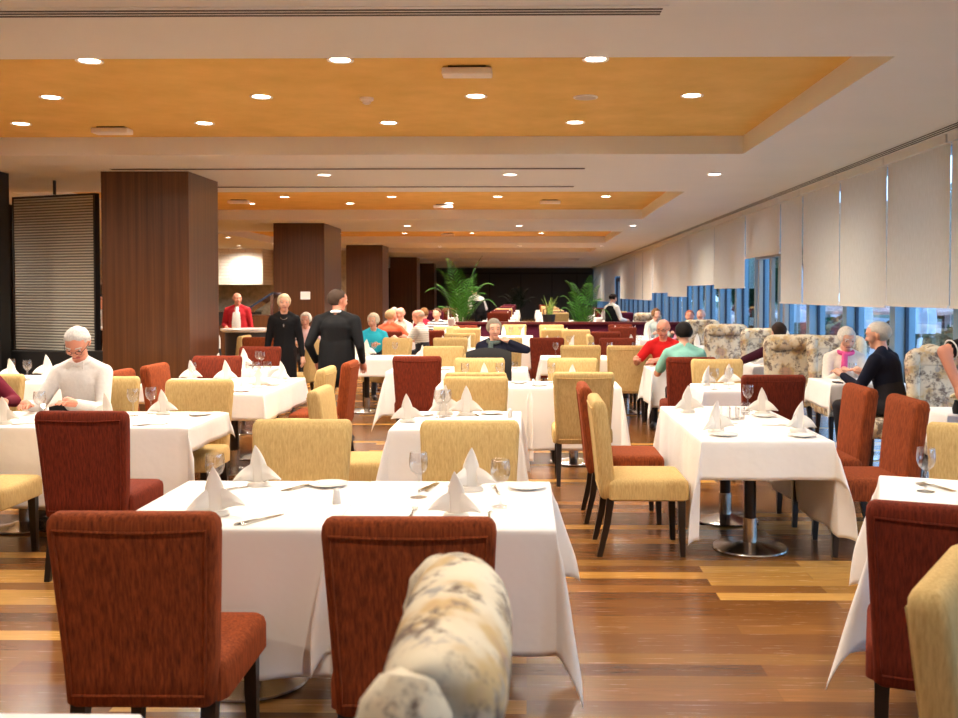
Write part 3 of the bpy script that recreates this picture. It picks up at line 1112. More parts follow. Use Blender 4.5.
# long table of the white-shirted man
C_ = "the white-shirted man's long table"
table(-3.10, -2.24, 6.26, 7.10, "end table under the white-shirted man's long cloth, aisle end")
table(-3.97, -3.11, 6.26, 7.10, 'table where the white-shirted man sits')
table(-4.84, -3.98, 6.26, 7.10, 'table where the diner in maroon sits')
cloth(-4.84, -2.24, 6.26, 7.10, (0.2, 0.17, 0.54, 0.13), "long white cloth on the white-shirted man's table", 21)
chair_at('red', -2.53, 5.39, 0, "dark red chair seen from behind at the white-shirted man's table")
chair_at('cream', -3.36, 5.52, 0, "cream chair cut by the picture edge at the white-shirted man's table")
chair_at('cream', -2.54, 7.40, 180, "cream chair beside the white-shirted man, across from the dark red chair")
chair_at('cream', -3.38, 7.66, 180, 'cream chair the white-shirted man sits on')
chair_at('cream', -4.42, 7.86, 180, 'cream chair the diner in maroon sits on')
setting(C_, nap=[(-2.65, 6.93, 10), (-2.93, 6.62, -20), (-3.54, 6.42, 15)], glass=[(-2.84, 6.85), (-2.76, 6.98), (-3.42, 6.66)], plate=[(-2.37, 6.9)], knife=[(-2.53, 6.37, -60), (-3.37, 6.42, -50)], fork=[(-2.50, 6.36, -60)])
dp = tag(link('dinner_plate', BIGPLATE, None, (-3.34, 6.78, TZ + 0.006)), 'dinner plate of golden food before the white-shirted man', 'plate')
fd = MB()
for k in range(9):
    a = k * 2.4
    fd.capsule((0.05 * math.cos(a) * (k % 3) / 2, 0.05 * math.sin(a) * (k % 3) / 2, 0.02), (0.05 * math.cos(a) * (k % 3) / 2 + 0.03, 0.05 * math.sin(a) * (k % 3) / 2 + 0.01, 0.024), 0.014, 0.012, n=8, h=3)
fd.build('food', mat('golden food', lin(196, 140, 62), 0.6), dp)

# table with two bare pedestals
D_ = 'the two-pedestal table'
table(1.055, 1.83, 5.74, 6.62, 'near half of the table whose two steel-footed pedestals stand bare')
table(1.055, 1.83, 6.62, 7.50, 'far half of the table whose two steel-footed pedestals stand bare', 0, (0, -0.1))
cloth(1.055, 1.83, 5.74, 7.50, (0.60, 0.58, 0.235, 0.22), 'white cloth with hanging corner points over the two bare pedestals', 31, 0, 1.3, 1.15)
chair_at('cream', 0.44, 6.18, -90, 'cream chair in profile at the two-pedestal table')
chair_at('rust', 0.41, 7.04, -90, 'rust chair half hidden behind the cream chair in profile')
chair_at('rust', 2.46, 6.19, 90, 'rust chair facing the aisle at the two-pedestal table, next to the angled table')
chair_at('rust', 2.42, 6.95, 90, 'rust chair facing the aisle at the two-pedestal table, farther from the angled table')
setting(D_, nap=[(1.20, 6.08, 25), (1.72, 7.0, -20), (1.73, 6.12, 20), (1.19, 7.1, 10)], glass=[(1.66, 7.2)], tumbler=[(1.45, 6.7), (1.50, 6.75), (1.40, 6.76), (1.60, 7.02)], plate=[(1.70, 5.92), (1.70, 6.87), (1.22, 5.95)], knife=[(1.68, 6.40, 80), (1.32, 6.47, -80)], fork=[(1.3, 6.43, -80)])

# table behind it
E_ = 'the table behind the two-pedestal table'
table(1.61, 2.42, 8.70, 9.40, 'small table behind the two-pedestal table')
cloth(1.61, 2.42, 8.70, 9.40, (0.42, 0.25, 0.25, 0.22), 'white cloth on the table behind the two-pedestal table', 41)
chair_at('red', 2.02, 7.86, 0, 'dark red chair with its back to us behind the two-pedestal table')
chair_at('cream', 1.93, 9.76, 180, "cream chair facing us beside the red chair of the aqua-topped woman")
setting(E_, nap=[(1.95, 9.25, 0, 1.1), (1.72, 9.2, 40)], glass=[(1.72, 8.80), (1.86, 8.84)], salt=[(2.2, 9.0)])

# middle row
G_ = 'the first middle-row table'
table(-0.89, -0.05, 6.19, 7.15, 'first middle-row table, just beyond the front pair')
cloth(-0.89, -0.05, 6.19, 7.15, (0.48, 0.45, 0.50, 0.22), 'white cloth on the first middle-row table beyond the front pair', 51)
chair_at('cream', -1.47, 6.75, -90, 'cream chair in profile facing the first middle-row table')
chair_at('cream', -0.41, 7.68, 180, 'cream chair facing us at the first middle-row table')
setting(G_, nap=[(-0.82, 6.55, 10), (-0.44, 6.92, 0, 1.15), (-0.60, 6.96, 20, 1.1)], glass=[(-0.62, 6.78), (-0.58, 6.84)], plate=[(-0.26, 7.0), (-0.76, 6.9)], salt=[(-0.12, 6.78)], fork=[(-0.38, 6.95, 20)])

H_ = 'the second middle-row table'
table(-0.85, 0.02, 9.02, 9.62, 'second middle-row table, column half')
table(0.03, 0.88, 9.02, 9.62, 'second middle-row table, window half, behind the lone cream chair')
cloth(-0.85, 0.024, 9.02, 9.62, (0.35, 0.10, 0.70, 0.22), 'white cloth falling to the floor beside the lone cream chair', 61)
cloth(0.028, 0.88, 9.02, 9.62, (0.10, 0.45, 0.60, 0.22), 'white cloth with a pointed corner behind the lone cream chair', 62)
chair_at('cream', -0.43, 8.06, 0, 'cream chair back to back with the first middle-row table chair')
chair_at('cream', 0.48, 8.12, 0, 'lone cream chair seen from behind with piped back and steel table foot beyond')
chair_at('cream', -0.49, 9.88, 180, 'cream chair facing us before the grey-haired woman')
chair_at('cream', 0.47, 9.90, 180, 'cream chair facing us behind the lone cream chair')
setting(H_, nap=[(-0.42, 9.42, 0, 1.0), (0.45, 9.45, 10, 1.0)], glass=[(-0.61, 9.42), (-0.27, 9.42), (0.24, 9.42)], plate=[(-0.08, 9.40), (0.12, 9.12)], salt=[(0.06, 9.12), (0.62, 9.42)])

I_ = "the grey-haired woman's table"
table(-0.85, 0.0, 10.98, 11.52, 'table of the grey-haired woman in navy')
cloth(-0.85, 0.0, 10.98, 11.52, (0.3, 0.5, 0.4, 0.12), 'white cloth on the table of the grey-haired woman', 71)
chair_at('cream', -0.44, 10.50, 0, 'cream chair draped with a black jacket')
chair_at('cream', -0.38, 12.06, 180, 'cream chair the grey-haired woman sits on')
setting(I_, nap=[(-0.47, 11.12, 0, 0.8)], tumbler=[(-0.62, 11.1), (-0.30, 11.08), (-0.14, 11.12)])
jk = MB()
R_ = []
for k in range(9):
    t = k / 8
    x = -0.20 + 0.50 * t
    dz = 0.05 * abs(2 * t - 1) ** 2.2
    R_.append([(x, -0.345, 0.40 + 0.04 * math.sin(9 * t)), (x, -0.345 - 0.012 * math.sin(7 * t), 0.7), (x, -0.345, 0.96 - dz), (x, -0.30, 1.035 - dz), (x, -0.22, 1.03 - dz), (x, -0.185, 0.96 - dz), (x, -0.165, 0.62 + 0.05 * math.sin(5 * t)), (x, -0.15, 0.62 + 0.05 * math.sin(5 * t)), (x, -0.165, 0.97 - dz), (x, -0.215, 1.045 - dz), (x, -0.30, 1.05 - dz), (x, -0.36, 0.97 - dz), (x, -0.362, 0.7), (x, -0.362, 0.40)])
jk.loft(R_)
jo = jk.build('black_jacket', mat('black wool', lin(22, 21, 22), 0.9), None)
jo.location = (-0.47, 10.78, 0)
tag(jo, 'black jacket hung over the back of a cream chair', 'jacket')

J_ = 'the third middle-row table'
table(0.20, 0.97, 12.80, 13.60, 'third middle-row table, column half')
table(0.98, 1.75, 12.80, 13.60, 'third middle-row table, window half')
cloth(0.20, 1.75, 12.80, 13.60, (0.45, 0.3, 0.22, 0.2), 'white cloth shared by the two cream chairs seen from behind', 81)
chair_at('cream', 0.69, 12.32, 0, 'cream chair seen from behind at the third middle-row table, column half')
chair_at('cream', 1.28, 12.24, 0, 'cream chair seen from behind at the third middle-row table, beside the man in red')
chair_at('red', 1.34, 14.30, 180, 'dark red chair facing us across the third middle-row table')
setting(J_, nap=[(0.60, 13.4, 0), (1.30, 13.3, 0, 0.8)], glass=[(0.40, 13.35), (0.9, 13.4), (1.15, 13.3), (1.5, 13.35)], plate=[(0.4, 13.0), (1.6, 13.1)])

# column-side tables
K_ = 'the table before the suited man'
table(-3.08, -2.33, 8.39, 9.18, 'near half of the table before the suited man')
table(-3.08, -2.33, 9.19, 9.97, 'far half of the table before the suited man')
cloth(-3.08, -2.33, 8.39, 9.97, (0.22, 0.26, 0.24, 0.24), 'white cloth on the table before the suited man', 91)
chair_at('rust', -3.56, 8.27, -90, 'rust orange chair behind the white-shirted man, sideways to us')
chair_at('rust', -3.52, 8.98, -90, 'rust orange chair against the first wooden column')
chair_at('cream', -1.80, 8.60, 90, 'cream chair facing the columns, just before the suited man')
chair_at('rust', -1.73, 9.40, 90, 'rust chair facing the columns at the suited man')
setting(K_, nap=[(-2.98, 9.45, 0, 1.1), (-2.52, 8.90, 30), (-2.44, 9.5, -20, 1.1)], glass=[(-2.7, 9.5), (-2.62, 9.62), (-2.8, 9.62)], plate=[(-2.45, 9.16), (-2.56, 8.55)], salt=[(-2.7, 9.0)])
K2 = 'the small table at the first column'
table(-3.78, -3.16, 9.30, 9.86, 'small table beside the first wooden column')
cloth(-3.78, -3.16, 9.30, 9.86, (0.2, 0.05, 0.2, 0.2), 'white cloth on the small table beside the first column', 92)
chair_at('red', -3.31, 10.20, 180, 'dark red chair facing us behind the small table at the first column')
setting(K2, nap=[(-3.40, 9.66, 0)], glass=[(-3.34, 9.50)])

L_ = 'the table beside the woman in black'
table(-3.85, -2.98, 10.92, 11.55, 'table beside the standing woman in black')
cloth(-3.85, -2.98, 10.92, 11.55, (0.22, 0.25, 0.25, 0.2), 'white cloth on the table beside the woman in black', 93)
chair_at('red', -3.34, 11.95, 180, 'dark red chair facing us in front of the woman in black')
chair_at('cream', -3.08, 13.78, 90, 'cream chair between the woman in black and the suited man')
chair_at('rust', -4.06, 14.5, 180, 'rust chair half hidden by the woman in black')
setting(L_, nap=[(-3.36, 11.3, 0, 1.2), (-3.6, 11.1, 30)], glass=[(-3.12, 11.2), (-3.2, 11.35)])

P_ = 'the table before the black screen wall'
table(-5.60, -4.78, 9.42, 10.25, 'table before the low black wall, window half')
table(-6.43, -5.61, 9.42, 10.25, 'table before the low black wall, far-side half')
cloth(-6.43, -4.78, 9.42, 10.25, (0.2, 0.25, 0.30, 0.2), 'white cloth on the table before the ribbed screen', 94)
setting(P_, nap=[(-5.25, 9.66, 0, 1.1), (-5.05, 10.0, 0, 1.3)], glass=[(-5.16, 9.80), (-5.10, 9.7), (-5.4, 9.95)], knife=[(-4.95, 9.6, -60)])

Q_ = "the turquoise-shirted diner's table"
table(-2.60, -1.85, 12.86, 13.65, "near table of the turquoise-shirted diner")
table(-1.84, -1.15, 12.86, 13.65, 'table beside the turquoise-shirted diner, aisle half')
cloth(-2.60, -1.15, 12.86, 13.65, (0.25, 0.25, 0.245, 0.22), "white cloth over the turquoise-shirted diner's table", 95)
setting(Q_, nap=[(-2.33, 13.2, 0, 1.2), (-2.25, 13.35, 20, 1.2), (-1.45, 13.3, 0, 0.8)], glass=[(-2.15, 13.4), (-1.85, 13.4), (-2.4, 13.45)], plate=[(-1.6, 13.2)])
chair_at('cream', -1.93, 14.3, 150, 'cream chair turned aside before the diner in orange')

S_ = 'the table behind the tall dark red chair'
table(-1.58, -0.75, 10.74, 11.50, 'table behind the plain dark red chair of the aisle row')
cloth(-1.58, -0.75, 10.74, 11.50, (0.50, 0.2, 0.50, 0.2), 'white cloth with a long side fall behind the dark red chair', 96)
chair_at('red', -1.17, 10.16, 0, 'dark red chair seen square from behind in the aisle row')
chair_at('cream', -1.05, 12.08, 180, 'cream chair facing us behind the aisle-row dark red chair')
setting(S_, nap=[(-1.3, 11.2, 0, 0.7)], plate=[(-0.95, 11.0), (-1.35, 11.3)])

# window-side tables
U_ = 'the table of the man in red'
table(1.44, 2.26, 10.92, 11.72, 'table of the man in the red shirt')
cloth(1.44, 2.26, 10.92, 11.72, (0.40, 0.25, 0.42, 0.22), 'white cloth with a low hanging corner at the man in red', 97)
chair_at('red', 1.72, 10.04, 0, 'dark red chair with the aqua-topped woman in it')
chair_at('cream', 1.74, 12.35, 180, 'cream chair the man in red sits on')
setting(U_, plate=[(1.62, 11.1)], tumbler=[(2.1, 11.3)])

W_ = 'the window table with the maroon-sleeved diner'
table(2.75, 3.62, 11.62, 12.30, 'window table of the maroon-sleeved diner')
cloth(2.75, 3.62, 11.62, 12.30, (0.25, 0.2, 0.22, 0.2), 'white cloth on the maroon-sleeved diner\'s window table', 98)
floral_chair(3.04, 11.22, 0, 'grey-backed floral chair seen from behind at the window, the large one')
floral_chair(3.20, 12.68, 180, 'pale floral chair facing us beyond the maroon-sleeved diner')
setting(W_, nap=[(2.92, 11.8, 0)], plate=[(2.9, 12.1)])

X_ = "the old couple's window table"
table(2.95, 3.72, 9.30, 10.02, "window table of the white-haired couple")
cloth(2.95, 3.72, 9.30, 10.02, (0.25, 0.1, 0.25, 0.2), 'white cloth on the white-haired couple\'s window table', 99)
floral_chair(3.46, 10.52, 180, 'pale floral chair behind the white-haired woman')
floral_chair(3.44, 8.86, 74, 'floral chair the old man in navy sits on, edge towards us')
floral_chair(3.54, 7.98, 172, 'pale floral chair facing us beside the black-sleeved arm')
one('dinner_plate', BIGPLATE, 3.28, 9.72, 'plate before the white-haired woman at the window', 'plate', 'dinner plates')
one('wine_glass', GLASS, 3.22, 9.5, 'wine glass between the white-haired couple at the window', 'glass', 'wine glasses')
ph_ = tag(MB().box(-0.035, 0.035, -0.07, 0.07, 0, 0.012).build('phone', M['black'], None, False), 'black phone lying on the window table of the couple', 'phone')
ph_.location = (3.06, 9.46, TZ + 0.006)
bevel(ph_, 0.004)

Y_ = 'the table under the black-sleeved arm'
table(3.06, 3.86, 6.98, 7.48, 'table under the black-sleeved arm at the picture edge')
cloth(3.06, 3.86, 6.98, 7.48, (0.25, 0.2, 0.25, 0.22), 'white cloth under the black-sleeved arm at the picture edge', 100)
vz = tag(link('flower_vase', MB().lathe([(0.0005, 0), (0.03, 0), (0.036, 0.04), (0.02, 0.09), (0.024, 0.10), (0.018, 0.10), (0.0005, 0.02)], 18, cap0=False, cap1=False).mesh('vase', M['black']), None, (3.16, 7.06, TZ + 0.006)), 'small black vase of cream flowers under the black-sleeved arm', 'vase')
fm = MB()
for k in range(11):
    a = k * 2.4
    r = 0.012 * math.sqrt(k) + 0.004
    fm.capsule((r * math.cos(a), r * math.sin(a), 0.125 + 0.012 * (k % 3)), (r * math.cos(a), r * math.sin(a), 0.128 + 0.012 * (k % 3)), 0.014, 0.012, n=8, h=3)
fm.build('blossom', mat('cream petals', lin(240, 226, 180), 0.7), vz)
MB().tube([(0, 0, 0.05), (0.004, 0, 0.12)], 0.004, 6).build('stem', mat('green stem', lin(70, 110, 50), 0.6), vz)

# ------------------------------------------------------------------ tables farther down the room
def far_table(x, y, desc, seed, chairs_=(), nap=2, gl=2, wd=0.78, dpt=0.68):
    table(x - wd / 2, x + wd / 2, y - dpt / 2, y + dpt / 2, 'small square table %s' % desc)
    cloth(x - wd / 2, x + wd / 2, y - dpt / 2, y + dpt / 2, (0.22, 0.22, 0.3, 0.2), 'white cloth on the small table %s' % desc, seed, 0, 0.6)
    for k in range(nap):
        napkin(x - 0.2 + 0.4 * k, y - 0.1 + 0.12 * k, k, 'napkin on the table %s' % desc, 1.1, 'napkins, table %s' % desc, False)
    for k in range(gl):
        one('wine_glass', GLASS, x - 0.05 + 0.2 * k, y + 0.05, 'wine glass on table %s' % desc, 'glass', 'glasses, table %s' % desc)
    for c, cx, cy, f, l in chairs_:
        chair_at(c, cx, cy, f, l, parts=False)


far_table(-1.12, 15.1, 'behind the aisle-row cream chair', 110, [('cream', -1.15, 14.36, 0, 'cream chair seen from behind, beyond the aisle row, column side of the navy woman'), ('cream', -1.12, 16.0, 180, 'cream chair facing us, second deep beyond the aisle row')])
far_table(-0.30, 15.15, 'beyond the grey-haired woman', 111, [('cream', -0.33, 14.42, 0, 'cream chair seen from behind, just beyond the grey-haired woman')])
far_table(0.52, 15.2, 'behind the tall red chair of the middle row', 112, [('red', 0.30, 14.40, 0, 'dark red chair seen from behind beyond the third middle-row table'), ('cream', 0.9, 17.6, 180, 'cream chair facing us, halfway to the plum partition, window side')])
far_table(1.88, 15.6, 'beyond the third middle-row table', 113, [('red', 1.36, 16.6, 180, 'dark red chair facing us, two tables short of the plum partition'), ('cream', 1.0, 15.4, -90, 'cream chair sideways beyond the third middle-row table')])
far_table(0.55, 18.5, 'halfway to the plum partition, middle', 114, [('cream', 0.52, 17.9, 0, 'cream chair seen from behind, halfway to the plum partition'), ('cream', 0.52, 20.3, 180, 'cream chair close before the plum partition, middle')])
far_table(-0.28, 19.6, 'close before the plum partition, middle', 115, [('cream', -0.27, 20.35, 180, 'cream chair close before the plum partition, nearer the palm')])
far_table(2.0, 19.7, 'close before the plum partition, window side', 116, [('red', 2.0, 20.55, 180, 'dark red chair close before the plum partition under the waitress'), ('red', 1.9, 18.9, 0, 'dark red chair seen from behind below the waitress')])
far_table(-1.75, 18.0, 'behind the bald diners', 117, [('red', -1.74, 17.15, 0, 'dark red chair seen from behind beside the striped shirt'), ('cream', -1.62, 19.25, 0, 'cream chair near the boy in stripes')])
far_table(-1.15, 19.0, 'before the first palm', 118, [('cream', -1.15, 18.3, 0, 'cream chair seen from behind before the first palm'), ('red', -1.28, 19.9, 180, 'red chair facing us before the first palm')])
far_table(-2.55, 16.0, 'between the turquoise and orange diners', 119, [('red', -2.45, 16.75, 0, 'dark red chair with the orange-shirted diner in it')], 1, 1)
far_table(3.0, 15.9, 'by the terrace door', 120, [], 2, 2)
floral_chair(3.05, 14.95, 0, 'brown-backed floral chair seen from behind, beside the terrace door')
floral_chair(3.08, 16.75, 180, 'pale floral chair facing us, between the red man and the terrace door')
far_table(2.55, 18.6, 'of the distant window diners', 121, [], 1, 1)
floral_chair(2.9, 23.3, 0, 'grey floral chair far off by the windows, behind the waitress')
struct('floor_platform', MB().box(-4.2, XR - 0.02, 22.95, 47, 0, 0.2), M['floor'])
BEFORE = set(o.name for o in COL.objects)
TONE = ['plum', 'red', 'cream', 'plum', 'red', 'plum', 'cream']
k = 0
for yi, y in enumerate((23.8, 26.6, 29.6, 33.5, 38.0)):
    for xi, x in enumerate((-2.4, -0.7, 0.75, 2.3)):
        if yi >= 3 and xi in (0, 3):
            continue
        d = 'past the plum partition, %s row, %s from columns' % (ORD[yi], ORD[xi])
        far_table(x, y, d, 130 + k, [(TONE[k % 7], x, y - 0.72, 0, '%s chair seen from behind, %s' % (CNAME[TONE[k % 7]], d)), (TONE[(k + 3) % 7], x, y + 0.72, 180, '%s chair facing us, %s' % (CNAME[TONE[(k + 3) % 7]], d))], 2, 1)
        k += 1
for o in COL.objects:
    if o.name not in BEFORE and o.parent is None:
        o.location.z += 0.2

# ================================================================== people
SKIN = mat('skin', lin(218, 164, 138), 0.5, **{'Subsurface Weight': 0.08, 'Subsurface Radius': (0.02, 0.008, 0.004), 'Subsurface Scale': 0.5})
SKIN2 = mat('ruddy skin', lin(214, 146, 120), 0.5)
EYE = mat('eye dark', lin(40, 30, 26), 0.2)
EYEW = mat('eye white', lin(226, 220, 214), 0.3)
LIP = mat('lips', lin(168, 92, 84), 0.5)
SHOE = mat('black shoe', lin(24, 22, 22), 0.35)
CM = {}


def cmat(name, rgb, rough=0.85):
    if name not in CM:
        CM[name] = fabric(name, lin(*[max(0, int(c * 0.95)) for c in rgb]), lin(*rgb), (30, 30, 30), rough, 0.1)
    return CM[name]


def stripes(name, a, c, scale):
    m = mat(name, lin(*a), 0.85)
    t, b = nodes(m)
    wv_ = N(t, 'ShaderNodeTexWave', wave_type='BANDS', bands_direction='Z')
    wv_.inputs['Scale'].default_value = scale
    t.links.new(mapping(t, (1, 1, 1)), wv_.inputs['Vector'])
    t.links.new(ramp(t, wv_.outputs['Fac'], [(0.48, lin(*a)), (0.52, lin(*c))]), b.inputs['Base Color'])
    return m


def ik(a, b, l1, l2, pole):
    a, b = Vector(a), Vector(b)
    d = b - a
    L = min(d.length, (l1 + l2) * 0.995)
    dn = d.normalized()
    x = (l1 * l1 - l2 * l2 + L * L) / (2 * L)
    h = math.sqrt(max(l1 * l1 - x * x, 0))
    pole = Vector(pole)
    pv = pole - dn * pole.dot(dn)
    pv = pv.normalized() if pv.length > 1e-4 else Vector((0, 0, -1))
    return a + dn * x + pv * h, a + dn * L


def person(label, x, y, face, pose='sit', top=None, legs_=None, hair=(120, 100, 84), style='short', scale=1.0, lean=0.06, side_lean=0.0, hl=None, hr=None,
           pole_l=None, pole_r=None, head_yaw=0, head_pitch=0, head_roll=0, sleeve='long', skin=None, skirt=False, coat=False, bulk=1.0, voxel=0.013, detail=False,
           vest=None, collar=None, glasses=False, stoop=0.0, seat=0.535, scarf=None, shirt=None):
    """Local frame: the figure looks along +Y; hl, hr are hand targets (left, right)."""
    skin = skin or SKIN
    root = thing('person', label, 'person', (x, y, 0), math.radians(face))
    root.scale = (scale,) * 3
    prims = []                        # (p0, p1, r0, r1, side, aspect, material index) 0 skin 1 top 2 legs 3 shoe 4 vest

    def P(p0, p1, r0, r1, mi, side=None, asp=1.0):
        prims.append((Vector(p0), Vector(p1), r0, r1, Vector(side) if side else None, asp, mi))
    if pose == 'sit':
        hz = seat + 0.085
        hip = Vector((0, 0, hz))
    else:
        hz = 0.92
        hip = Vector((0, 0, hz))
    X = (1, 0, 0)
    B_ = bulk
    tilt = Vector((side_lean, lean, 0))
    kz = 0.945 if pose == 'sit' else 1.0
    U = lambda f: hip + Vector((0, 0, kz)) * f + tilt * (f / 0.5) + Vector((0, stoop * (f / 0.5) ** 2, 0))
    neck = U(0.49)
    chest = U(0.33)
    waist = U(0.14)
    P(hip + Vector((0, 0, -0.01)), waist, 0.118 * B_, 0.112 * B_, 1 if coat or skirt else 2, X, 1.38)
    P(waist + Vector((0, 0, -0.03)), chest, 0.110 * B_, 0.122 * B_, 1, X, 1.34)
    P(chest, U(0.405), 0.120 * B_, 0.078, 1, X, 1.5)
    if coat:
        P(hip + Vector((0, -0.005, -0.18)), waist, 0.128 * B_, 0.118 * B_, 1, X, 1.45)
    if skirt and pose == 'stand':
        P(hip, hip + Vector((0, 0, -0.45)), 0.125 * B_, 0.135 * B_, 1, X, 1.35)
    P(neck + Vector((0, 0.0, -0.03)), neck + Vector((0, 0.012, 0.06)), 0.052, 0.051, 0)
    # head frame
    hc = neck + Vector((0, 0.025 + 0.03 * math.sin(math.radians(max(0, head_pitch))), 0.118))
    Rh = Matrix.Rotation(math.radians(head_yaw), 3, 'Z') @ Matrix.Rotation(-math.radians(head_pitch), 3, 'X') @ Matrix.Rotation(math.radians(head_roll), 3, 'Y')
    Hd = lambda a, b, c: hc + Rh @ Vector((a, b, c))
    hX = Rh @ Vector((1, 0, 0))
    P(Hd(0, -0.020, 0.032), Hd(0, 0.022, 0.036), 0.088, 0.082, 0, hX, 0.90)
    P(Hd(0, 0.026, 0.0), Hd(0, 0.052, -0.072), 0.066, 0.040, 0, hX, 0.95)
    P(Hd(0, 0.066, -0.086), Hd(0, 0.070, -0.088), 0.026, 0.022, 0)
    P(Hd(0, 0.092, 0.018), Hd(0, 0.112, -0.020), 0.010, 0.015, 0)
    for q in (-1, 1):
        P(Hd(q * 0.018, 0.098, -0.022), Hd(q * 0.012, 0.105, -0.022), 0.009, 0.009, 0)
        P(Hd(q * 0.078, -0.008, -0.018), Hd(q * 0.084, -0.016, 0.016), 0.012, 0.018, 0, Rh @ Vector((1, 0, 0)), 0.5)
        P(Hd(q * 0.045, 0.062, -0.012), Hd(q * 0.045, 0.060, -0.03), 0.026, 0.024, 0)
        P(Hd(q * 0.02, 0.094, 0.040), Hd(q * 0.052, 0.080, 0.040), 0.010, 0.009, 0)
    # arms
    hands = []
    sl = {'long': 1, 'short': 0, 'none': 0}[sleeve]
    for q, tgt, pole in ((-1, hl, pole_l), (1, hr, pole_r)):
        sh = U(0.405) + Vector((q * 0.168 * B_, 0, -0.012))
        if tgt is None:
            tgt = sh + Vector((q * 0.09, 0.03, -0.55))
        tgt = Vector(tgt)
        el, wr = ik(sh, tgt, 0.285, 0.25, pole or (q * 0.38, -0.6, -0.6))
        P(U(0.475) + Vector((q * 0.035, -0.012, 0.0)), sh + Vector((q * -0.01, 0, 0.012)), 0.046, 0.052 * B_, 1)
        P(U(0.36) + Vector((q * 0.10, 0, 0.0)), sh, 0.080, 0.062 * B_, 1)
        if sl:
            P(sh, el, 0.064 * B_, 0.050, 1)
            P(el, wr + (el - wr) * 0.10, 0.050, 0.036, 1)
        else:
            mid = sh + (el - sh) * 0.72
            P(sh, mid, 0.066 * B_, 0.060, 1)
            P(mid, el, 0.048, 0.043, 0)
            P(el, wr, 0.044, 0.030, 0)
        P(wr + (el - wr) * 0.16, wr, 0.029, 0.027, 0)
        hands.append((q, el, wr))
    # legs
    for q in (-1, 1):
        h0 = hip + Vector((q * 0.088, 0.0, -0.03))
        if pose == 'sit':
            kn = Vector((q * 0.12, 0.44, seat + 0.025))
            an = Vector((q * 0.12, 0.40, 0.09))
        else:
            kn = Vector((q * 0.095, 0.015, 0.49))
            an = Vector((q * 0.10, -0.02, 0.085))
        lm = 2
        if skirt:
            lm = 2
        P(h0, kn, 0.088 * B_, 0.058, 1 if (skirt and pose == 'sit') else lm)
        P(kn, an, 0.056, 0.038, lm)
        P(an + Vector((0, -0.02, -0.045)), an + Vector((q * 0.02, 0.15, -0.052)), 0.040, 0.033, 3, X, 1.1)
    mbp = MB()
    for p0, p1, r0, r1, sd, asp, mi in prims:
        mbp.capsule(p0, p1, r0, r1, sd, asp, 16, 5)
    raw = mbp.mesh('raw', SKIN)
    tmp = bpy.data.objects.new('raw', raw)
    COL.objects.link(tmp)
    rm = tmp.modifiers.new('r', 'REMESH')
    rm.mode = 'VOXEL'
    rm.voxel_size = voxel
    sm_ = tmp.modifiers.new('s', 'SMOOTH')
    sm_.factor = 0.5
    sm_.iterations = 5 if voxel > 0.01 else 9
    dg = bpy.context.evaluated_depsgraph_get()
    me = bpy.data.meshes.new_from_object(tmp.evaluated_get(dg))
    bpy.data.objects.remove(tmp)
    me.name = 'body'
    # material by the closest limb
    nf = len(me.polygons)
    cen = np.empty(nf * 3)
    me.polygons.foreach_get('center', cen)
    cen = cen.reshape(-1, 3)
    best = np.full(nf, 1e9)
    mid_ = np.zeros(nf, dtype=np.int32)
    for p0, p1, r0, r1, sd, asp, mi in prims:
        a, d = np.array(p0), np.array(p1 - p0)
        L2 = max(d @ d, 1e-9)
        t = np.clip(((cen - a) @ d) / L2, 0, 1)
        v = cen - (a + t[:, None] * d)
        if sd is not None:
            s_ = np.array(sd)
            v = v - (v @ s_)[:, None] * s_ * (1 - 1 / asp)
        di = np.linalg.norm(v, axis=1) - (r0 + (r1 - r0) * t)
        k = di < best
        best[k] = di[k]
        mid_[k] = mi
    mats_ = [skin, top, legs_, SHOE]
    me.materials.clear()
    for m_ in mats_:
        me.materials.append(m_)
    me.polygons.foreach_set('material_index', mid_)
    me.polygons.foreach_set('use_smooth', [True] * nf)
    # hands grown out of the wrists: palm, four curled fingers, thumb
    hb = MB()
    for q, el, wr in hands:
        d = (wr - el).normalized()
        up = Vector((0, 0, 1))
        if abs(d.z) > 0.8:
            up = Vector((q, 0.3, 0))
        nrm = (up - d * up.dot(d)).normalized()
        lat = d.cross(nrm) * (1 if q > 0 else -1)      # towards the thumb
        lat = -lat if (lat.x * q > 0 and abs(d.z) <= 0.8) else lat
        hb.capsule(wr - d * 0.02, wr + d * 0.065, 0.024, 0.036, lat, 1.0, 10, 3)
        pal = wr + d * 0.07
        for f_ in range(4):
            off = lat * (0.028 - 0.0185 * f_)
            ln = (0.036, 0.041, 0.038, 0.029)[f_]
            a = pal + off
            b_ = a + d * ln - nrm * 0.010
            c = b_ + d * ln * 0.6 - nrm * 0.022
            hb.capsule(a - d * 0.02, b_, 0.0095, 0.009, None, 1, 8, 2)
            hb.capsule(b_, c, 0.009, 0.0075, None, 1, 8, 2)
        a = wr + d * 0.02 + lat * 0.026
        b_ = a + d * 0.034 + lat * 0.022 - nrm * 0.008
        hb.capsule(a, b_, 0.012, 0.010, None, 1, 8, 2)
        hb.capsule(b_, b_ + d * 0.030 - nrm * 0.006, 0.010, 0.008, None, 1, 8, 2)
    hm = hb.mesh('hands', skin)
    bm = bmesh.new()
    bm.from_mesh(me)
    bm.from_mesh(hm)
    bm.to_mesh(me)
    bm.free()
    link('body', me, root)
    # hair
    rgb = hair
    hmk = 'hair %d %d %d' % rgb
    if hmk not in CM:
        CM[hmk] = fabric(hmk, lin(*[int(c * 0.78) for c in rgb]), lin(*rgb), (90, 90, 30), 0.7, 0.1)
    hv, n1, n2 = MB(), 28, 16
    rings = []
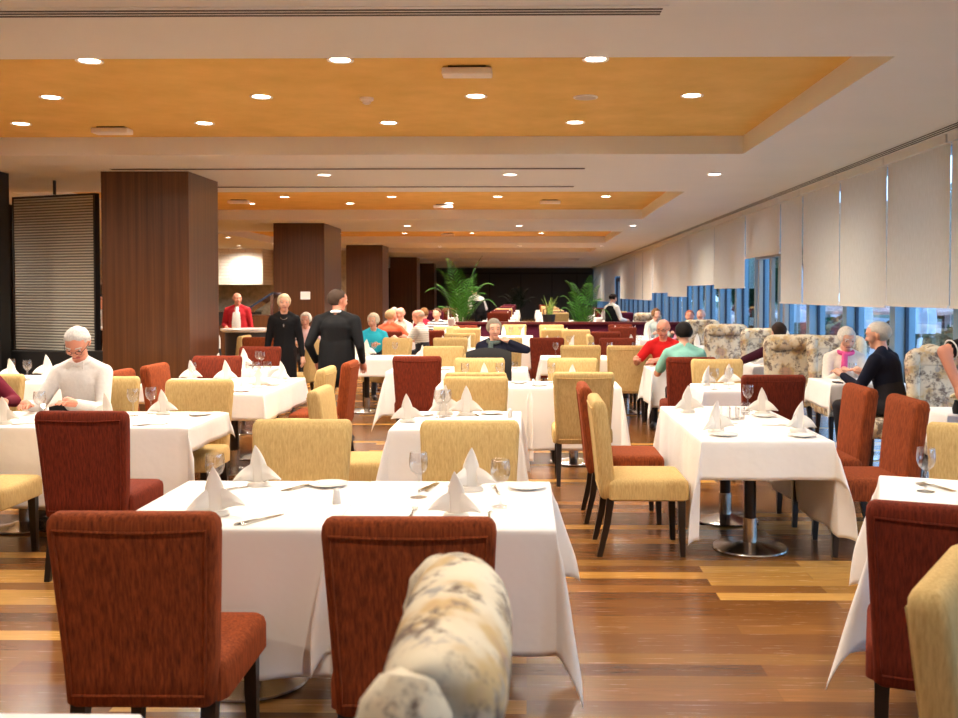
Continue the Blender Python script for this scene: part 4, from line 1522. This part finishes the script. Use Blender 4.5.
    for i in range(n2 + 1):
        th = PI * (0.02 + 0.96 * i / n2)
        ring = []
        for k in range(n1):
            az = 2 * PI * k / n1              # 0 = front
            fx, fy, fz = math.sin(th) * math.sin(az), math.sin(th) * math.cos(az), math.cos(th)
            fr = (1 + math.cos(az)) / 2       # 1 front, 0 back
            if style == 'bald':
                low, high = -0.45 + 0.30 * fr, (0.42 - 0.9 * fr)
                on = low < fz < high and fr < 0.62
            elif style == 'bob':
                low = 0.45 if fr > 0.84 else (-0.62 if fr > 0.3 else -0.75)
                on = fz > low
            elif style == 'up':
                low = 0.50 if fr > 0.8 else (-0.05 if fr > 0.45 else -0.55)
                on = fz > low
            else:
                low = 0.50 if fr > 0.80 else (0.10 if fr > 0.55 else (-0.30 if fr > 0.42 else -0.88))
                on = fz > low
            puff = 1.12 + 0.03 * math.sin(5 * az + 7 * th) + (0.05 if style in ('bob',) else 0)
            kx = 1.06 + (puff - 1.06) * min(1, (fz - low) / 0.35) if on else 0.80
            if style == 'bald' and on:
                kx = 1.05
            ring.append(Hd(fx * 0.080 * kx, -0.006 + fy * 0.101 * kx, 0.030 + fz * 0.090 * kx * (1.04 if style == 'bob' else 1)))
        rings.append(ring)
    hv.loft(rings)
    if style == 'up':
        hv.capsule(Hd(0, -0.11, 0.04), Hd(0, -0.125, 0.03), 0.038, 0.034, n=12)
    ho = hv.build('hair', CM[hmk], root, True, 80)
    if detail:
        for q in (-1, 1):
            e = MB().capsule(Hd(q * 0.034, 0.088, 0.018), Hd(q * 0.034, 0.089, 0.018), 0.0095, 0.0095, n=10, h=4).build('eye', EYEW, root)
            MB().capsule(Hd(q * 0.034, 0.096, 0.017), Hd(q * 0.034, 0.0965, 0.017), 0.0068, 0.0065, n=8, h=3).build('iris', EYE, e)
            MB().capsule(Hd(q * 0.018, 0.106, 0.043), Hd(q * 0.052, 0.092, 0.044), 0.0045, 0.004, n=8, h=2).build('eyebrow', CM[hmk], root)
        MB().capsule(Hd(-0.021, 0.090, -0.056), Hd(0.021, 0.090, -0.056), 0.007, 0.007, n=10, h=3).build('mouth', LIP, root)
    if glasses:
        g = MB()
        for q in (-1, 1):
            pts = [Hd(q * 0.034 + 0.022 * math.cos(2 * PI * k / 16), 0.112, 0.010 + 0.016 * math.sin(2 * PI * k / 16)) for k in range(16)]
            g.tube(pts, 0.0022, 6, closed=True)
            g.tube([Hd(q * 0.056, 0.110, 0.015), Hd(q * 0.078, 0.05, 0.018), Hd(q * 0.083, -0.01, 0.014)], 0.0022, 6)
        g.tube([Hd(-0.012, 0.112, 0.012), Hd(0.012, 0.112, 0.012)], 0.002, 6)
        g.build('spectacle_frame', M['leg'], root)
    if collar:
        c_ = MB()
        pts = []
        for k in range(17):
            a = 2 * PI * k / 17
            pts.append(neck + Vector((0.066 * math.sin(a), 0.006 + 0.062 * math.cos(a), -0.012 + 0.018 * (1 - math.cos(a)) / 2 - 0.022 * max(0, math.cos(a)) ** 3)))
        c_.tube(pts, 0.017, 8, closed=True)
        for q in (-1, 1):
            c_.loft([[neck + Vector((q * 0.012, 0.075, -0.025)), neck + Vector((q * 0.055, 0.068, -0.005)), neck + Vector((q * 0.060, 0.082, -0.065))], [neck + Vector((q * 0.012, 0.083, -0.025)), neck + Vector((q * 0.055, 0.076, -0.005)), neck + Vector((q * 0.060, 0.090, -0.065))]])
        c_.build('collar', collar, root)
    if scarf:
        s_ = MB()
        pts = [neck + Vector((0.075 * math.sin(2 * PI * k / 16), 0.012 + 0.072 * math.cos(2 * PI * k / 16), -0.02 - 0.02 * math.cos(2 * PI * k / 16))) for k in range(16)]
        s_.tube(pts, 0.024, 8, closed=True)
        s_.capsule(neck + Vector((0.03, 0.095, -0.05)), neck + Vector((0.04, 0.105, -0.20)), 0.024, 0.028, X, 1.3)
        s_.build('scarf', scarf, root)
    if shirt:
        f_ = MB()
        R2 = []
        for fr_, hw, dy in ((0.0, 0.085, 0.150), (0.14, 0.085, 0.142), (0.33, 0.070, 0.138), (0.42, 0.045, 0.100), (0.47, 0.03, 0.080)):
            c = U(fr_)
            R2.append([c + Vector((-hw, dy * B_ - 0.02, 0)), c + Vector((0, dy * B_ + 0.006, 0)), c + Vector((hw, dy * B_ - 0.02, 0)), c + Vector((0, dy * B_ - 0.05, 0))])
        f_.loft(R2)
        f_.build('shirt_front', shirt, root)
    if vest:
        # sleeveless waistcoat shell over the shirt
        v_ = MB()
        rings = []
        for f_, rx, ry in ((0.02, 0.178, 0.132), (0.14, 0.168, 0.128), (0.25, 0.176, 0.134), (0.34, 0.180, 0.138), (0.40, 0.150, 0.120), (0.445, 0.10, 0.085)):
            c = U(f_)
            rings.append([c + Vector((rx * B_ * math.sin(2 * PI * k / 24), ry * B_ * math.cos(2 * PI * k / 24), 0)) for k in range(24)])
        v_.loft(rings, 0, False, False)
        vo = v_.build('waistcoat', vest, root, True, 80)
        so = vo.modifiers.new('t', 'SOLIDIFY')
        so.thickness = 0.006
    return root, U, neck, Hd


WHITE = cmat('white shirt', (238, 236, 232))
NAVY = cmat('navy knit', (26, 28, 44))
BLK = cmat('black cloth', (24, 23, 25))
SUIT = cmat('black suit', (22, 22, 24), 0.7)
DARKT = cmat('charcoal trousers', (44, 42, 46))
DENIM = cmat('blue denim', (56, 66, 92))
KHAKI = cmat('khaki trousers', (150, 132, 104))

# white-shirted man eating
person('white-haired man in white shirt and spectacles eating, head bowed', -3.42, 7.36, 180, 'sit', WHITE, DARKT, (232, 228, 222), 'short', 1.05, 0.07, 0, (-0.10, 0.38, 0.80), (0.22, 0.40, 0.79),
       None, None, 8, 38, 0, 'long', SKIN2, voxel=0.0085, detail=True, collar=WHITE, glasses=True, bulk=0.98)
fk = tag(link('fork', FORK, None, (-3.46, 6.80, 0.80), (0.5, 0, 0.6)), 'fork held in the white-shirted man\'s hand over his plate', 'fork')
# diner in maroon at the picture edge
person('diner in maroon cardigan at the picture edge, hand on table', -4.40, 7.55, 172, 'sit', cmat('maroon cardigan', (104, 26, 44)), DARKT, (150, 130, 112), 'bob', 1.0, 0.05, 0, (-0.47, 0.27, 0.82), (0.15, 0.40, 0.82), voxel=0.011, detail=True)

# standing woman and man
r_, U_w, nk, _h = person('standing blonde woman in black dress with long sleeves', -3.30, 12.98, 190, 'stand', BLK, cmat('dark stocking', (40, 32, 32)), (226, 208, 168), 'bob', 0.985, 0.0, 0, None, None, None, None, 6, 0, 0, 'long', None, True, voxel=0.0095, detail=True, bulk=0.94)
MB().tube([nk + Vector((0.05 * math.sin(a), 0.085 + 0.02 * math.cos(a), -0.05 - 0.05 * math.cos(a))) for a in np.linspace(-1.2, 1.2, 9)], 0.003, 6).capsule(nk + Vector((0, 0.115, -0.17)), nk + Vector((0, 0.118, -0.20)), 0.011, 0.008, n=8, h=3).build('necklace', M['steel'], r_)
r_, U_m, nk, _h = person('tall man in black suit standing with back to us', -2.10, 10.55, -8, 'stand', SUIT, SUIT, (74, 58, 48), 'short', 1.02, 0.0, 0, (-0.25, 0.05, 0.86), (0.25, 0.12, 0.86), None, None, -42, 4, 0, 'long', SKIN2, coat=True, bulk=1.16, voxel=0.0095, detail=True, collar=WHITE)
jl = MB()
for q in (-1, 1):
    jl.loft([[nk + Vector((q * 0.03, 0.075, -0.03)), nk + Vector((q * 0.10, 0.06, -0.03)), nk + Vector((q * 0.12, 0.115, -0.16)), nk + Vector((q * 0.02, 0.15, -0.34))], [nk + Vector((q * 0.03, 0.085, -0.03)), nk + Vector((q * 0.10, 0.07, -0.03)), nk + Vector((q * 0.12, 0.135, -0.16)), nk + Vector((q * 0.02, 0.165, -0.34))]])
jl.build('lapel', SUIT, r_)

# grey-haired woman in navy
r_, U_g, nk, _h = person('grey-haired woman in navy with hand raised beside her face', -0.40, 11.80, 176, 'sit', NAVY, DARKT, (150, 140, 124), 'bob', 1.0, 0.05, 0, (-0.19, 0.12, 1.06), (0.10, 0.33, 0.83), (-0.9, 0.1, -0.6), None, 16, 6, 0, voxel=0.010, detail=True, scarf=cmat('teal scarf', (84, 96, 92)))

# man in red, woman in aqua
person('older man in red shirt leaning on the table, arm forward', 1.76, 12.06, 168, 'sit', cmat('red polo', (202, 32, 34)), DARKT, (206, 176, 150), 'bald', 1.0, 0.10, 0.04, (0.12, 0.50, 0.83), (0.34, 0.44, 0.84), None, None, -10, 14, 0, 'short', SKIN2, voxel=0.010, detail=True, glasses=True)
person('black-haired woman in aqua top seen from behind', 1.70, 10.35, -4, 'sit', cmat('aqua top', (134, 190, 176)), DARKT, (24, 20, 20), 'bob', 1.0, 0.06, 0, (-0.22, 0.42, 0.83), (0.2, 0.42, 0.83), None, None, 10, 6, 0, 'short', voxel=0.010)

# old couple at the window
person('white-haired woman in cream cardigan and pink top at the window', 3.36, 10.22, 178, 'sit', cmat('cream cardigan', (232, 222, 210)), DARKT, (236, 230, 220), 'bob', 0.97, 0.08, 0, (-0.06, 0.40, 0.86), (0.13, 0.36, 0.86), None, None, 4, 22, 0, voxel=0.0095, detail=True, scarf=cmat('pink scarf', (222, 92, 150)))
person('grey-haired man in navy jumper at the window, back to us', 3.38, 8.89, 48, 'sit', NAVY, DARKT, (216, 210, 198), 'short', 1.04, 0.10, 0, (-0.10, 0.42, 0.84), (0.24, 0.36, 0.84), None, None, 10, 10, 0, voxel=0.0095, bulk=1.08, detail=True)

# black-sleeved arm at the picture edge
r_, U_b, nk, _h = person('person in black short-sleeved top with white sleeve stripe, at picture edge', 3.15, 6.66, 60, 'stand', BLK, BLK, (70, 52, 40), 'short', 1.0, 0.0, 0, (-0.42, 0.11, 1.03), None, (-0.5, 0.8, 0.3), None, 0, 0, 0, 'short', SKIN2, voxel=0.010, bulk=1.12)
_s = U_b(0.405) + Vector((-0.188, 0, -0.012))
_e, _w = ik(_s, (-0.42, 0.11, 1.03), 0.285, 0.25, (-0.5, 0.8, 0.3))
_m = _s + (_e - _s) * 0.80
_d = (_e - _s).normalized()
_u = _d.cross(Vector((0, 1, 0))).normalized()
_q = _d.cross(_u)
MB().tube([_m + (_u * math.cos(2 * PI * k / 16) + _q * math.sin(2 * PI * k / 16)) * 0.066 for k in range(16)], 0.005, 6, closed=True).build('sleeve_stripe', WHITE, r_)

# maroon-sleeved diner at the window
person('dark-haired diner in navy and maroon behind the grey floral chair', 3.0, 11.30, 8, 'sit', cmat('maroon navy', (66, 24, 40)), DARKT, (58, 42, 36), 'short', 0.98, 0.07, 0, (-0.36, 0.36, 0.84), (0.2, 0.4, 0.83), (-0.9, -0.2, -0.3), None, 0, 8, 0, voxel=0.012)

# distant diners
person('white-haired diner in turquoise', -2.42, 15.1, 205, 'sit', cmat('turquoise knit', (48, 178, 200)), DARKT, (228, 214, 186), 'bob', 1.0, 0.06, 0.03, (-0.1, 0.36, 0.86), (0.12, 0.38, 0.84), None, None, -40, 8, 0, voxel=0.012, detail=True)
person('sandy-haired diner in orange seen from behind', -2.44, 17.0, -6, 'sit', cmat('orange shirt', (226, 104, 72)), DARKT, (206, 170, 124), 'short', 1.02, 0.05, 0, (-0.2, 0.4, 0.84), (0.36, 0.30, 0.84), None, None, -30, 5, 0, 'short', SKIN2, voxel=0.013)
person('bald diner with ruddy face beside the orange shirt', -2.36, 18.2, 150, 'sit', cmat('pale check shirt', (206, 196, 184)), DARKT, (220, 190, 170), 'bald', 1.04, 0.05, 0, (-0.2, 0.4, 0.83), (0.2, 0.4, 0.83), None, None, 20, 5, 0, 'short', SKIN2, voxel=0.013)
person('balding man in pale striped shirt, side on', -1.78, 16.4, 70, 'sit', stripes('pale striped shirt', (214, 206, 196), (176, 172, 160), 9), DARKT, (200, 172, 150), 'bald', 1.03, 0.06, 0, (-0.18, 0.4, 0.84), (0.2, 0.4, 0.84), None, None, 5, 8, 0, 'short', SKIN2, voxel=0.013)
person('woman in maroon and white beside the boy', -2.2, 20.2, -20, 'sit', cmat('crimson top', (150, 36, 56)), DARKT, (140, 98, 60), 'bob', 1.0, 0.04, 0, (-0.2, 0.38, 0.83), (0.2, 0.38, 0.83), None, None, 0, 5, 0, voxel=0.014)
person('boy in black and white striped shirt', -1.86, 20.0, 160, 'sit', stripes('striped jersey', (230, 226, 222), (34, 32, 40), 5.5), DARKT, (92, 66, 48), 'short', 1.0, 0.03, 0, (-0.2, 0.36, 0.83), (0.2, 0.36, 0.83), None, None, 0, 2, 0, voxel=0.014)
person('grey-haired diner in patterned grey at the last column', -2.9, 20.9, 185, 'sit', cmat('grey print', (150, 140, 136)), DARKT, (206, 196, 188), 'bob', 1.0, 0.04, 0, (-0.2, 0.36, 0.83), (0.2, 0.36, 0.83), voxel=0.014)
person('white-haired diner in pink behind the woman in black', -3.62, 15.6, 200, 'sit', cmat('pale pink top', (226, 190, 188)), DARKT, (232, 222, 208), 'bob', 1.0, 0.04, 0, (-0.2, 0.36, 0.83), (0.2, 0.36, 0.83), None, None, -20, 5, 0, voxel=0.013, detail=True)
person('seated diner in white beside the first column', -5.02, 15.3, 120, 'sit', WHITE, DARKT, (200, 170, 150), 'bald', 0.98, 0.04, 0, (-0.2, 0.36, 0.83), (0.2, 0.36, 0.83), voxel=0.014)
chair('cream', -4.72, 15.05, 90, 'cream chair behind the seated diner in white by the first column')
person('bald older man in crimson jacket standing by the buffet', -5.55, 18.3, 186, 'stand', cmat('crimson jacket', (176, 40, 48)), DENIM, (222, 200, 176), 'bald', 1.0, 0.0, 0, None, (0.18, 0.2, 1.0), None, None, 24, 0, 0, 'long', SKIN2, voxel=0.012, detail=True, vest=None, bulk=1.1, coat=True, shirt=WHITE)
person('cook in white jacket glimpsed between screen and column', -7.58, 17.0, 175, 'stand', WHITE, DARKT, (30, 24, 22), 'short', 0.98, 0.0, 0, (-0.1, 0.28, 1.05), (0.12, 0.26, 1.05), voxel=0.013, detail=True)
person('waitress in black waistcoat turned to the windows', 1.98, 22.5, -50, 'stand', WHITE, BLK, (46, 30, 24), 'up', 0.99, 0.02, 0, (-0.25, 0.30, 1.02), (0.2, 0.30, 1.02), None, None, 10, 10, 0, voxel=0.012, vest=BLK)
wt, _u2, _n2, _h2 = person('waiter in white shirt and waistcoat stooping by the first palm', -1.22, 25.2, 30, 'stand', WHITE, BLK, (40, 30, 26), 'short', 0.98, 0.22, 0, (-0.15, 0.42, 0.98), (0.2, 0.42, 0.98), None, None, 0, 25, 0, voxel=0.014, vest=BLK, stoop=0.10)
wt.location.z = 0.2
person('distant woman in white and green by the windows', 2.62, 19.7, 200, 'sit', cmat('white green top', (206, 214, 200)), DARKT, (130, 96, 66), 'bob', 1.0, 0.04, 0, (-0.2, 0.36, 0.83), (0.2, 0.36, 0.83), voxel=0.014)
person('distant diner in pink by the windows', 3.5, 19.2, 150, 'sit', cmat('dusty pink top', (206, 130, 140)), DARKT, (200, 160, 140), 'bald', 1.0, 0.04, 0, (-0.2, 0.36, 0.83), (0.2, 0.36, 0.83), voxel=0.014)
person('distant ruddy diner behind the pale floral chair', 3.05, 18.0, 170, 'sit', cmat('mauve top', (190, 120, 140)), DARKT, (176, 110, 90), 'short', 1.0, 0.04, 0, (-0.2, 0.36, 0.83), (0.2, 0.36, 0.83), skin=SKIN2, voxel=0.014)

# ================================================================== plants
LEAF = fabric('palm leaf', lin(36, 92, 30), lin(92, 148, 56), (20, 20, 20), 0.5, 0)
LEAF_SHADE = fabric('palm leaf in painted shade', lin(16, 26, 18), lin(28, 42, 28), (20, 20, 20), 0.6, 0)  # leaf colour darkened to stand in for the unlit room end
SNAKE = fabric('snake plant leaf', lin(70, 116, 50), lin(168, 184, 96), (10, 10, 14), 0.5, 0)


def palm(x, y, z0, H, spread, label, leaf, seed, fr=15, pot=True):
    rnd = random.Random(seed)
    o = thing('potted_palm', label, 'plant', (x, y, z0))
    if pot:
        MB().lathe([(0.15, 0.0), (0.20, 0.40), (0.21, 0.42), (0.19, 0.42), (0.18, 0.38), (0.0005, 0.37)], 24, cap1=False).build('pot', M['black'], o)
    b0 = 0.38 if pot else 0.0
    st_ = MB()
    for k in range(5):
        a = k * 2.5
        st_.tube([(0.05 * math.cos(a), 0.05 * math.sin(a), b0 - 0.03), (0.07 * math.cos(a), 0.07 * math.sin(a), b0 + (H - b0) * 0.35)], [0.018, 0.010], 7)
    st_.build('stem', leaf, o)
    for k in range(fr):
        m_ = MB()
        az = k * 2.399 + rnd.uniform(-0.3, 0.3)
        el = 0.25 + 0.75 * (k / fr)
        L = (H - b0) * rnd.uniform(0.78, 1.02)
        el0 = math.radians(60 + 28 * k / fr + rnd.uniform(-5, 5))
        bend = math.radians(rnd.uniform(60, 100)) * (1.25 - 0.55 * k / fr)
        pts = []
        r_0, z_0 = 0.03, b0
        for s in range(12):
            t = s / 11
            pts.append(Vector((r_0 * math.cos(az), r_0 * math.sin(az), z_0)))
            an_ = el0 - bend * t ** 1.8
            r_0 += L / 11 * math.cos(an_) * (spread / 1.25)
            z_0 += L / 11 * math.sin(an_) * 1.12
        m_.tube(pts, [0.008 - 0.006 * s / 11 for s in range(12)], 5)
        for s in range(3, 12):
            for rep in (0, 0.5):
                if s == 11 and rep:
                    continue
                t = (s + rep) / 11
                p = pts[s].lerp(pts[min(11, s + 1)], rep)
                d = (pts[min(11, s + 1)] - pts[s - 1]).normalized()
                sd = d.cross(Vector((0, 0, 1))).normalized()
                for q in (-1, 1):
                    ln = spread * 0.42 * math.sin(PI * min(1, 0.22 + 0.74 * t)) + 0.04
                    tip = p + (sd * q * 0.8 + d * 0.75 + Vector((0, 0, -0.25))).normalized() * ln
                    mid = p.lerp(tip, 0.45) + Vector((0, 0, 0.02))
                    wv2 = d * 0.011
                    m_.add([p - wv2 * 0.4, p + wv2 * 0.4, mid + wv2, tip, mid - wv2], [(0, 1, 2, 3, 4)])
        m_.build('frond', leaf, o)
    return o


palm(-1.60, 23.25, 0.2, 2.30, 0.75, 'potted palm with feathery fronds before the last wooden columns', LEAF, 3, 17)
palm(1.28, 22.25, 0, 2.18, 0.55, 'potted palm beside the waitress', LEAF, 8, 15)
palm(-0.42, 40.3, 0.2, 1.9, 0.85, 'palm with shade painted into its leaves before the charcoal end wall', LEAF_SHADE, 12, 12)
sn = thing('snake_plant', 'spiky yellow-green plant in a black planter on the plum ledge', 'plant', (0.49, 21.5, 1.0))
MB().lathe([(0.13, 0.0), (0.15, 0.15), (0.155, 0.17), (0.13, 0.17), (0.0005, 0.15)], 20, cap1=False).build('planter', M['black'], sn)
rnd = random.Random(4)
for k in range(15):
    a = rnd.uniform(0, 6.28)
    r = rnd.uniform(0.0, 0.10)
    H_2 = rnd.uniform(0.24, 0.46)
    t_ = rnd.uniform(0.05, 0.22)
    m_ = MB()
    R_ = []
    for s in range(6):
        f = s / 5
        hw = 0.024 * (1 - f ** 2.2) + 0.001
        cx, cy = (r + t_ * f * f) * math.cos(a), (r + t_ * f * f) * math.sin(a)
        tx, ty = -math.sin(a), math.cos(a)
        R_.append([(cx - tx * hw, cy - ty * hw, 0.14 + H_2 * f), (cx + 0.004 * math.cos(a), cy + 0.004 * math.sin(a), 0.14 + H_2 * f), (cx + tx * hw, cy + ty * hw, 0.14 + H_2 * f), (cx - 0.004 * math.cos(a), cy - 0.004 * math.sin(a), 0.14 + H_2 * f)])
    m_.loft(R_)
    m_.build('leaf', SNAKE, sn)

# ================================================================== the terrace outside the windows
gm = plaster('terrace paving', lin(150, 150, 150), lin(176, 174, 170), 1.5)
struct('exterior_ground', MB().box(XR + 0.3, 24, -15, 110, -0.14, -0.04), gm)
struct('exterior_garden', MB().box(24, 140, -40, 240, -0.6, -0.5), mat('garden green', lin(70, 92, 64), 0.9))
FOL = fabric('garden foliage', lin(28, 54, 36), lin(64, 96, 62), (3, 3, 3), 0.9, 0)
FOLM = []
for v in range(3):
    rr = random.Random(v + 50)
    m_ = MB()
    for k in range(420):
        a, b, c = rr.gauss(0, 1), rr.gauss(0, 1), rr.gauss(0, 1)
        n_ = math.sqrt(a * a + b * b + c * c) + 1e-6
        rad = rr.uniform(0.62, 1.0)
        p = Vector((a / n_ * rad, b / n_ * rad, c / n_ * rad))
        u = Vector((rr.uniform(-1, 1), rr.uniform(-1, 1), rr.uniform(-1, 1))).normalized() * 0.17
        w_ = Vector((rr.uniform(-1, 1), rr.uniform(-1, 1), rr.uniform(-1, 1))).normalized() * 0.14
        m_.add([p - u, p + w_, p + u, p - w_], [(0, 1, 2, 3)])
    m_.lathe([(0.01, -0.72), (0.55, -0.5), (0.75, 0), (0.55, 0.5), (0.01, 0.72)], 12, cap0=False, cap1=False)
    FOLM.append(m_.mesh('crown', FOL, False))
TRK = MB().lathe([(0.16, 0), (0.10, 1.0)], 8).mesh('trunk', mat('bark', lin(70, 58, 48), 0.9))
rr = random.Random(77)
spots = [(9.5, 40, 5), (17, 39, 5), (21, 45, 6), (12, 45, 6), (15, 55, 7), (19, 62, 8), (11, 62, 6), (24, 51, 6), (29, 48, 6), (34, 54, 7), (27, 60, 9), (40, 66, 10), (14, 74, 7), (20, 85, 9), (30, 84, 10), (12, 92, 8), (27, 26, 6), (36, 33, 7), (42, 44, 8)]
for k, (x, y, h) in enumerate(spots):
    o = thing('garden_tree', 'dim green tree beyond the terrace, %s of the garden' % ('tree %s' % ORD[k] if k < 16 else 'outer tree ' + ORD[k - 16]), 'tree', (x, y, -0.5), rr.uniform(0, 6), 'trees beyond the terrace')
    t = link('trunk', TRK, o)
    t.scale = (1.4, 1.4, h * 0.55)
    c = link('crown', FOLM[k % 3], o, (0, 0, h * 0.64))
    c.scale = (h * 0.34, h * 0.34, h * 0.40)
for k, (x, y) in enumerate([(9.4, 24.5), (9.0, 27.5), (8.8, 29.8), (8.6, 36.0), (10.5, 22.5), (11.5, 20.0)]):
    o = tag(link('hedge_bush', FOLM[k % 3], None, (x, y, 0.42), (0, 0, k)), 'clipped bush at the terrace edge, %s along' % ORD[k], 'bush', 'terrace bushes')
    o.scale = (0.9, 1.2, 0.55)
TERR = plaster('weathered terracotta', lin(190, 140, 122), lin(214, 170, 150), 3)
HW = mat('house render', lin(206, 196, 188), 0.9)
for k, (x, y, s) in enumerate([(15.5, 26.5, 2.3), (21.5, 32.5, 2.6), (12.2, 32.5, 2.0), (28.5, 39, 3.0), (18.5, 19.5, 2.4)]):
    o = thing('garden_pavilion', 'low pavilion with a weathered terracotta pyramid roof, %s in the garden' % ORD[k], 'pavilion', (x, y, -0.5), 0.5 * k)
    for q in ((-1, -1), (1, -1), (1, 1), (-1, 1)):
        MB().box(q[0] * s * 0.8 - 0.09, q[0] * s * 0.8 + 0.09, q[1] * s * 0.8 - 0.09, q[1] * s * 0.8 + 0.09, 0, 1.5).build('post', HW, o, False)
    MB().loft([[(-s, -s, 1.45), (s, -s, 1.45), (s, s, 1.45), (-s, s, 1.45)], [(-s, -s, 1.55), (s, -s, 1.55), (s, s, 1.55), (-s, s, 1.55)], [(-0.05, -0.05, 2.35), (0.05, -0.05, 2.35), (0.05, 0.05, 2.35), (-0.05, 0.05, 2.35)]]).build('roof', TERR, o, False)
    MB().box(-s * 0.5, s * 0.5, -s * 0.5, s * 0.5, 0, 0.9).build('counter', HW, o, False)
# closed parasols, white loungers
PAR = mat('white canvas', lin(216, 220, 224), 0.8)
for k, (x, y) in enumerate([(6.9, 20.0), (7.2, 17.6), (7.6, 14.2), (6.8, 24.2), (9.2, 16.6)]):
    o = thing('closed_parasol', 'folded white parasol on the terrace, %s along the windows' % ORD[k], 'parasol', (x, y, -0.04))
    MB().lathe([(0.028, 0), (0.028, 2.7)], 10).build('pole', M['steel'], o)
    MB().lathe([(0.24, 0), (0.24, 0.05), (0.05, 0.09)], 18).build('base', M['charcoal'], o)
    R_ = []
    for z, r in ((0.95, 0.20), (1.2, 0.23), (1.7, 0.17), (2.3, 0.10), (2.62, 0.04)):
        R_.append([((r * (1 + 0.28 * math.cos(8 * 2 * PI * q / 48))) * math.cos(2 * PI * q / 48), (r * (1 + 0.28 * math.cos(8 * 2 * PI * q / 48))) * math.sin(2 * PI * q / 48), z) for q in range(48)])
    MB().loft(R_).build('canopy', PAR, o)
for k, (x, y) in enumerate([(6.2, 13.6), (6.1, 15.8), (6.4, 18.4), (6.3, 11.2)]):
    o = thing('terrace_chair', 'white terrace chair outside the windows, %s along' % ORD[k], 'chair', (x, y, -0.04), 0.6 + 0.5 * k, 'white terrace chairs')
    MB().loft([rrect(0.5, 0.5, 0.04, 0.40), rrect(0.5, 0.5, 0.04, 0.45)]).build('seat', PAR, o)
    MB().loft([rrect(0.5, 0.05, 0.02, 0.42, 0, -0.25), rrect(0.5, 0.04, 0.015, 0.95, 0, -0.33)]).build('backrest', PAR, o)
    for q in ((-1, -1), (1, -1), (1, 1), (-1, 1)):
        MB().lathe([(0.016, 0), (0.016, 0.41)], 8, (q[0] * 0.21, q[1] * 0.21, 0)).build('leg', PAR, o)
